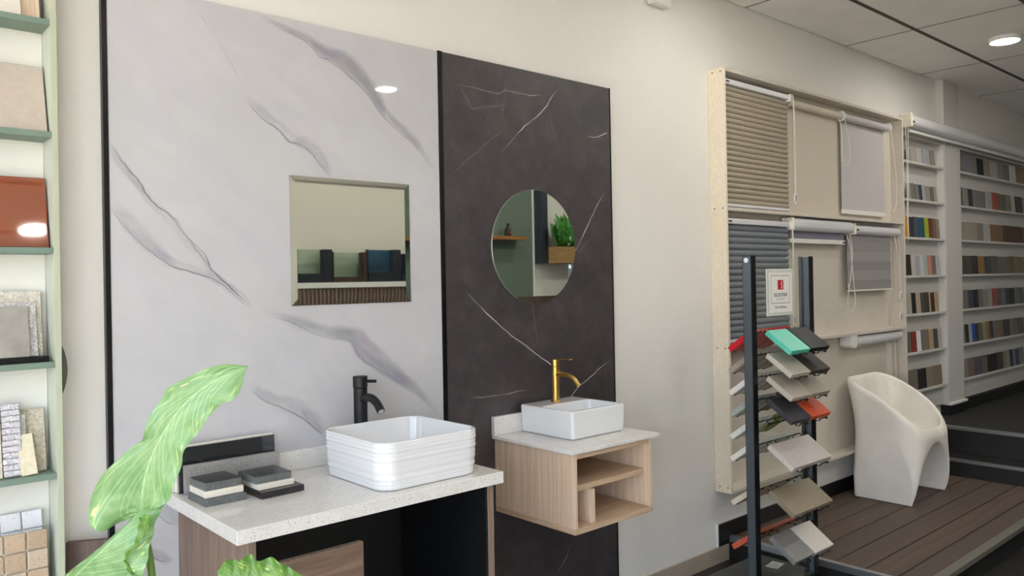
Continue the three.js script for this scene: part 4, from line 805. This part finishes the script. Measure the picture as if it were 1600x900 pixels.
// ------------------------------------------------------------------ stone sample stand
{
  const S = thing('sample_stand', 'tall dark metal and glass display stand for stone sample tiles', 'display stand', [3.351, 0, 0.56]);
  const post = (x0, x1, z0) => {
    const p = box(S, 'post', M.graphite, x0, x1 - 0.004, 0.02, 1.606, z0, 0.579, 0.0015);
    box(p, 'front_strip', M.blackMetal, x0, x1, 0.02, 1.609, 0.5793, 0.584, 0.001); box(p, 'rear_strip', M.blackMetal, x0 + 0.004, x1, 0.02, 1.609, z0 - 0.004, z0 - 0.0003, 0.001);
  };
  post(3.05, 3.085, 0.541); post(3.545, 3.582, 0.531);
  const cap = mesh(S, 'bolt', new THREE.CylinderGeometry(0.0105, 0.0105, 0.004, 20).rotateZ(Math.PI / 2), M.alu, 'bright round bolt head'); cap.position.set(3.0485 - 3.351, 1.589, 0);
  box(S, 'glass_panel', M.plate, 3.086, 3.544, 0.121, 1.604, 0.556, 0.562, 0.001);
  box(S, 'channel', M.blackMetal, 3.539, 3.5447, 0.121, 1.604, 0.546, 0.5555, 0.001);
  box(S, 'base_tray', std(0x464c49, 0.25), 3.04, 3.582, 0.1, 0.12, 0.26, 0.5785, 0.002); box(S, 'base_edge', M.blackMetal, 3.04, 3.582, 0.088, 0.121, 0.5845, 0.597, 0.001);
  box(S, 'foot', M.blackMetal, 3.03, 3.59, 0.0005, 0.02, 0.27, 0.85, 0.003);
  // a wire rail with hooks on each level
  for (let k = 0; k < 10; k++) {
    if (k === 6 || k === 8) continue;
    const y = 1.2884 - 0.0996 * k - 0.021, g = [];
    for (const z of [0.032, -0.032]) g.push(polyTubeGeo([[-0.21, 0, z], [0.185, 0, z]], 0.0026));
    for (const x of [-0.18, -0.11, 0.04, 0.11]) for (const s of [1, -1]) g.push(polyTubeGeo([[x, 0.012, s * 0.007], [x, 0.004, s * 0.014], [x, 0, s * 0.032]], 0.0024));
    const m = mesh(S, 'wire_rail', mergeGeometries(g), M.wire); m.position.y = y;
  }
  // cradles: a bent wire loop under each tile, its lip turned up in front
  const slope = 0.071 / 0.098, loop = (w) => polyTubeGeo([[-w, 0, 0], [-w, -0.086, 0.119], [-w * 0.85, -0.093, 0.126], [-w * 0.8, -0.079, 0.134], [w * 0.8, -0.079, 0.134], [w * 0.85, -0.093, 0.126], [w, -0.086, 0.119], [w, 0, 0]], 0.0028);
  const loopGeo = loop(0.043);
  const cradle = (x, y, side) => { const m = mesh(S, 'cradle', loopGeo, M.wire); m.position.set(x - 3.351, y - 0.026, side > 0 ? 0.032 : -0.032); if (side < 0) m.rotation.y = Math.PI; };
  const tileGeo = (w) => { const key = 'st' + w; if (!boxCache.has(key)) boxCache.set(key, metric(new RoundedBoxGeometry(w, 0.024, 0.144, 2, 0.0026))); return boxCache.get(key); };
  const F = (k) => 1.2884 - 0.0996 * k;
  const row = ['top', 'second', 'third', 'fourth', 'fifth', 'sixth', 'seventh', 'eighth', 'ninth', 'lowest'];
  function tile(k, x0, x1, color, label, side = 1, rough = 0.35) {
    const w = x1 - x0, y = F(k), ang = Math.atan(slope), t = thing('stone_tile', label, 'stone sample', [(x0 + x1) / 2, y, 0.56], side > 0 ? 'tiles on the room side of the stand' : 'tiles on the wall side of the stand');
    const mat = phys(0xffffff, rough, { specularIntensity: hex(color)[0] < 80 ? 0.35 : 1, map: speckle(hex(color), [hex(color).map((v) => v * 0.86), hex(color).map((v) => Math.min(255, v * 1.1))], 0.35, 6, [0.12, 0.12], 400 + k * 3 + (side < 0 ? 50 : 0) + Math.round(x0 * 10), 128) });
    const m = mesh(t, 'tile_block', tileGeo(+w.toFixed(3)), mat); m.rotation.x = side * ang; m.position.set(0, -0.0578, side * 0.0942);
    const n = w > 0.24 ? 2 : 1; for (let i = 0; i < n; i++) cradle(x0 + w * (i + 0.5) / n, y, side);
  }
  const a0 = 3.136, a1 = 3.294, b0 = 3.301, b1 = 3.468;
  tile(0, a0, a1, '62cdb2', 'turquoise stone tile on the top row of the stand'); tile(0, b0, b1, '14171c', 'near black stone tile beside the turquoise tile');
  tile(1, a0, a1, 'c3bdb0', 'silvery beige stone tile under the turquoise tile', 1, 0.2); tile(1, b0, b1, '3d362f', 'dark brown stone tile under the near black tile');
  tile(2, a0, a1, 'bdb6a8', 'warm grey stone tile on the third row, under the silvery tile', 1, 0.25); tile(2, b0, b1, 'aea698', 'warm grey stone tile above the orange tile', 1, 0.25);
  tile(3, a0, a1, '46454a', 'dark grey stone tile beside the orange tile'); tile(3, b0, b1, 'd2562f', 'bright orange stone tile on the fourth row');
  tile(5, a0, b1, 'cfc6c1', 'broad pale pinkish stone tile in the middle of the stand'); tile(7, a0, b1, '92856f', 'broad taupe stone tile under the pale pinkish tile');
  tile(9, a0, a1, '83817f', 'mid grey stone tile on the lowest row of the stand'); tile(9, b0, b1, 'ddd5ca', 'off white stone tile on the lowest row of the stand');
  const backs = [[0, 'd4202c', 'red', 0.34], [1, 'a79c8d', 'taupe', 0.34], [2, 'e9e6e0', 'white', 0.34], [3, 'a9b3aa', 'mint grey', 0.2], [4, 'e7e5dc', 'chalk white', 0.165], [5, 'f0ede6', 'bright white', 0.34], [7, 'e2d6bf', 'cream', 0.34], [9, 'd8694c', 'salmon orange', 0.34]];
  for (const [k, c, wd, w] of backs) tile(k, a0, a0 + w, c, `${wd} stone tile sloping to the wall on the ${row[k]} row of the stand`, -1);
  tile(4, 3.327, 3.458, '8a9a42', 'olive green stone tile sloping to the wall on the fifth row', -1);
  tile(3, 3.351, 3.468, '6e6c6a', 'grey stone tile sloping to the wall beside the mint grey tile', -1);
  // maker's plate fixed to the glass
  const sg = thing('brand_sign', 'small white plate with a red emblem and black lettering on the stand glass', 'sign', [3.31, 1.4446, 0.5664]);
  mesh(sg, 'holder', boxGeo(0.226, 0.212, 0.005, 0.0024), phys(0xd9d9d2, 0.15, {}), 'pale acrylic holder');
  const pl = mesh(sg, 'printed_card', new THREE.PlaneGeometry(0.198, 0.181), std(0xffffff, 0.5, { map: canvasTexture(512, 480, (x, w, h) => {
    x.fillStyle = '#f1efe9'; x.fillRect(0, 0, w, h); x.strokeStyle = '#3a3a3a'; x.lineWidth = 5; x.strokeRect(52, 40, w - 104, 330);
    x.fillStyle = '#c01226'; x.fillRect(196, 92, 126, 116); x.strokeStyle = '#fff'; x.lineWidth = 11; x.lineCap = 'round'; x.beginPath(); x.moveTo(292, 112); x.bezierCurveTo(262, 116, 274, 146, 284, 152); x.bezierCurveTo(298, 166, 300, 188, 270, 190); x.stroke();
    x.fillStyle = '#222'; x.textAlign = 'center'; x.font = 'bold 58px sans-serif'; x.fillText('SILESTONE', w / 2, 290, 330); x.fillStyle = '#8a8a86'; x.font = '28px sans-serif'; x.fillText('by COSENTINO', w / 2, 330, 220);
    x.fillStyle = '#333'; x.font = 'bold 38px sans-serif'; x.fillText('THE ORIGINAL', w / 2, 432, 300);
  }) })); pl.position.z = 0.0031;
  const card = thing('label_card', 'small white printed card lying on the tray of the stand', 'card', [3.494, 0.1205, 0.405]);
  const cm = mesh(card, 'card', boxGeo(0.09, 0.0012, 0.06, 0.0004), std(0xffffff, 0.6, { map: canvasTexture(128, 96, (x, w, h) => { x.fillStyle = '#dcdcd8'; x.fillRect(0, 0, w, h); x.fillStyle = '#8a8a8a'; for (let i = 0; i < 5; i++) x.fillRect(10, 12 + i * 15, 60 + (i * 37) % 44, 5); }) })); cm.position.y = 0.0008; card.rotation.y = 0.15;
  { const uv = cm.geometry.attributes.uv, p = cm.geometry.attributes.position; for (let i = 0; i < p.count; i++) uv.setXY(i, p.getX(i) / 0.09 + 0.5, 0.5 - p.getZ(i) / 0.06); }
  const br = thing('brochure', 'white brochure with a red emblem on the tray of the stand', 'brochure', [3.261, 0.1205, 0.505]);
  const bm = mesh(br, 'cover', boxGeo(0.13, 0.003, 0.09, 0.0006), std(0xffffff, 0.4, { map: canvasTexture(128, 96, (x, w, h) => { x.fillStyle = '#e4e6ea'; x.fillRect(0, 0, w, h); x.fillStyle = '#c01226'; x.fillRect(40, 28, 40, 34); }) })); bm.position.y = 0.0018;
  { const uv = bm.geometry.attributes.uv, p = bm.geometry.attributes.position; for (let i = 0; i < p.count; i++) uv.setXY(i, p.getX(i) / 0.13 + 0.5, 0.5 - p.getZ(i) / 0.09); }
}

// ------------------------------------------------------------------ alarm sensor high on the wall
{
  const t = thing('alarm_sensor', 'small white box sensor high on the wall above the dark slab', 'sensor', [3.16, 2.9, 0]);
  box(t, 'housing', M.whitePlastic, 3.096, 3.246, 2.862, 2.99, 0.0005, 0.05, 0.014, { seg: 4 }); box(t, 'lens', std(0xf4f2ec, 0.25), 3.12, 3.222, 2.905, 2.965, 0.0503, 0.056, 0.003, { seg: 2 });
}

// ------------------------------------------------------------------ what the mirrors show: the opposite side of the room
{
  const zs = ZF - 0.13, t = thing('sample_counter', 'white topped counter with brown fluted front seen in the square mirror', 'counter', [3.4, 0, ZF - 0.06]);
  box(t, 'top', M.white, 2.75, 4.42, 1.49, 1.535, zs - 0.012, ZF - 0.001, 0.003); box(t, 'carcass', M.flute, 2.77, 4.4, 0.01, 1.489, zs + 0.03, ZF - 0.001, 0.002);
  const g = new THREE.CylinderGeometry(0.0155, 0.0155, 1.47, 10, 1, false);
  for (let i = 0; i < 44; i++) { const m = mesh(t, 'flute', g, M.flute); m.position.set(2.79 + i * 0.0365 - 3.4, 0.745, zs + 0.03 - (ZF - 0.06)); }
}
function windowSample(label, mat, glassMat, x0, x1, y1, stile, rail) {
  const y0 = 1.5355, z0 = ZF - 0.1, z1 = ZF - 0.045, t = thing('window_sample', label, 'window sample', [(x0 + x1) / 2, y0, (z0 + z1) / 2]);
  box(t, 'stile', mat, x1 - stile, x1, y0, y1, z0, z1, 0.003); box(t, 'inner_stile', mat, x1 - stile - 0.02, x1 - stile, y0 + rail, y1 - 0.002, z0 + 0.012, z1 - 0.012, 0.002);
  box(t, 'rail', mat, x0, x1 - stile, y0, y0 + rail, z0, z1, 0.003); box(t, 'pane', glassMat, x0 + 0.004, x1 - stile - 0.02, y0 + rail, y1 - 0.004, z0 + 0.02, z0 + 0.028, 0.001);
  box(t, 'edge_cap', mat, x0 - 0.006, x0 + 0.004, y0 + rail, y1, z0 + 0.01, z1 - 0.01, 0.001);
}
const navy = std(0x1d232c, 0.4), brown = std(0x3b2a21, 0.5);
windowSample('dark grey window corner sample with clear glass on the counter in the square mirror', navy, M.greyGlass, 2.96, 3.27, 1.81, 0.075, 0.075);
windowSample('brown window corner sample with clear glass on the counter in the square mirror', brown, M.greyGlass, 3.285, 3.6, 1.79, 0.04, 0.045);
windowSample('dark grey window corner sample with blue glass on the counter in the square mirror', navy, M.blueGlass, 3.615, 3.945, 1.815, 0.08, 0.085);
windowSample('narrow dark window corner sample at the end of the counter in the square mirror', navy, M.greyGlass, 3.955, 4.08, 1.78, 0.09, 0.06);
windowSample('second brown window corner sample standing at the counter end in the square mirror', brown, M.greyGlass, 4.1, 4.3, 1.8, 0.05, 0.05);
box(thing('wood_shelf', 'orange brown wooden wall shelf on the green wall in the round mirror', 'shelf', [5.1, 1.93, ZF - 0.08]), 'board', M.shelfWood, 4.72, 5.41, 1.93, 1.965, ZF - 0.15, ZF - 0.001, 0.002);
{
  const t = thing('dark_vase', 'small black lantern shaped vase on the wooden shelf in the round mirror', 'vase', [5.235, 1.9655, ZF - 0.07]);
  mesh(t, 'body', new THREE.LatheGeometry([[0, 0], [0.032, 0], [0.036, 0.01], [0.036, 0.06], [0.024, 0.085], [0.014, 0.095], [0.012, 0.11], [0.018, 0.115], [0.018, 0.13], [0, 0.132]].map((p) => new THREE.Vector2(...p)), 28), std(0x131313, 0.3));
  const gl = mesh(t, 'amber_front', boxGeo(0.026, 0.034, 0.006, 0.003), std(0x8a5a3a, 0.3)); gl.position.set(0, 0.035, -0.035);
}
box(thing('display_column', 'dark blue grey upright panel beside the planter in the round mirror', 'panel', [5.705, 1.7, ZF - 0.05]), 'panel', std(0x2b333b, 0.5), 5.652, 5.757, 1.7, CE - 0.01, ZF - 0.1, ZF - 0.001, 0.003);
{
  const t = thing('planter_box', 'light wood planter box of leafy plants and white flowers in the round mirror', 'planter', [6.13, 1.697, ZF - 0.12]);
  box(t, 'box', M.planterWood, 5.765, 6.5, 1.697, 1.868, ZF - 0.22, ZF - 0.001, 0.003);
  const lf = bladeGeo('0,0 4,60 0,120 -4,170', '-2,0 -30,45 -34,90 -4,170', '2,0 30,45 30,95 -4,170', 0.2, 0.003, 0.02, 20, 5), gm = phys(0x3c7a32, 0.4, { side: THREE.DoubleSide });
  const gr = bladeGeo('0,0 1,60 4,120 8,180', '-2,0 -5,50 -3,110 8,180', '2,0 6,50 8,110 8,180', 0.1, 0.001, 0.03, 14, 2), gm2 = phys(0x3f7a2c, 0.5, { side: THREE.DoubleSide });
  for (let i = 0; i < 60; i++) { const m = mesh(t, 'leaf', lf, gm); m.position.set(-0.33 + 0.66 * rnd() ** 1.5, 0.165, rr(-0.09, -0.05)); m.rotation.set(rr(-0.1, 0.3), Math.PI + rr(-0.5, 0.5), rr(-0.35, 0.35)); m.scale.setScalar(rr(1.2, 2.2)); }
  for (let i = 0; i < 40; i++) { const m = mesh(t, 'grass_blade', gr, gm2); m.position.set(rr(-0.36, -0.2), 0.165, rr(-0.1, -0.06)); m.rotation.set(rr(-0.2, 0.2), Math.PI + rr(-1, 1), rr(-0.5, 0.5)); m.scale.setScalar(rr(0.7, 1.1)); }
  const petal = new THREE.SphereGeometry(0.016, 10, 6).scale(1, 1, 0.4).translate(0.014, 0, 0);
  for (let i = 0; i < 14; i++) { const f = new THREE.Group(); f.name = numbered('flower'); t.add(f); f.position.set(rr(-0.26, 0.02), rr(0.2, 0.29), rr(-0.13, -0.08)); f.rotation.set(rr(-0.4, 0.4), Math.PI + rr(-0.5, 0.5), 0); for (let k = 0; k < 5; k++) { const p = mesh(f, 'petal', petal, M.white); p.rotation.z = k * 1.2566; } }
}
box(thing('wood_wainscot', 'row of brown timber panels low on the pale wall in the round mirror', 'panelling', [5.8, 0, ZF - 0.02]), 'panel', M.leanBoard, 5.0, 6.6, 0.42, 1.36, ZF - 0.03, ZF - 0.001, 0.003);

scene.traverse((o) => { if (o.isLight && o.shadow) o.castShadow = true; });
renderer.render(scene, camera);
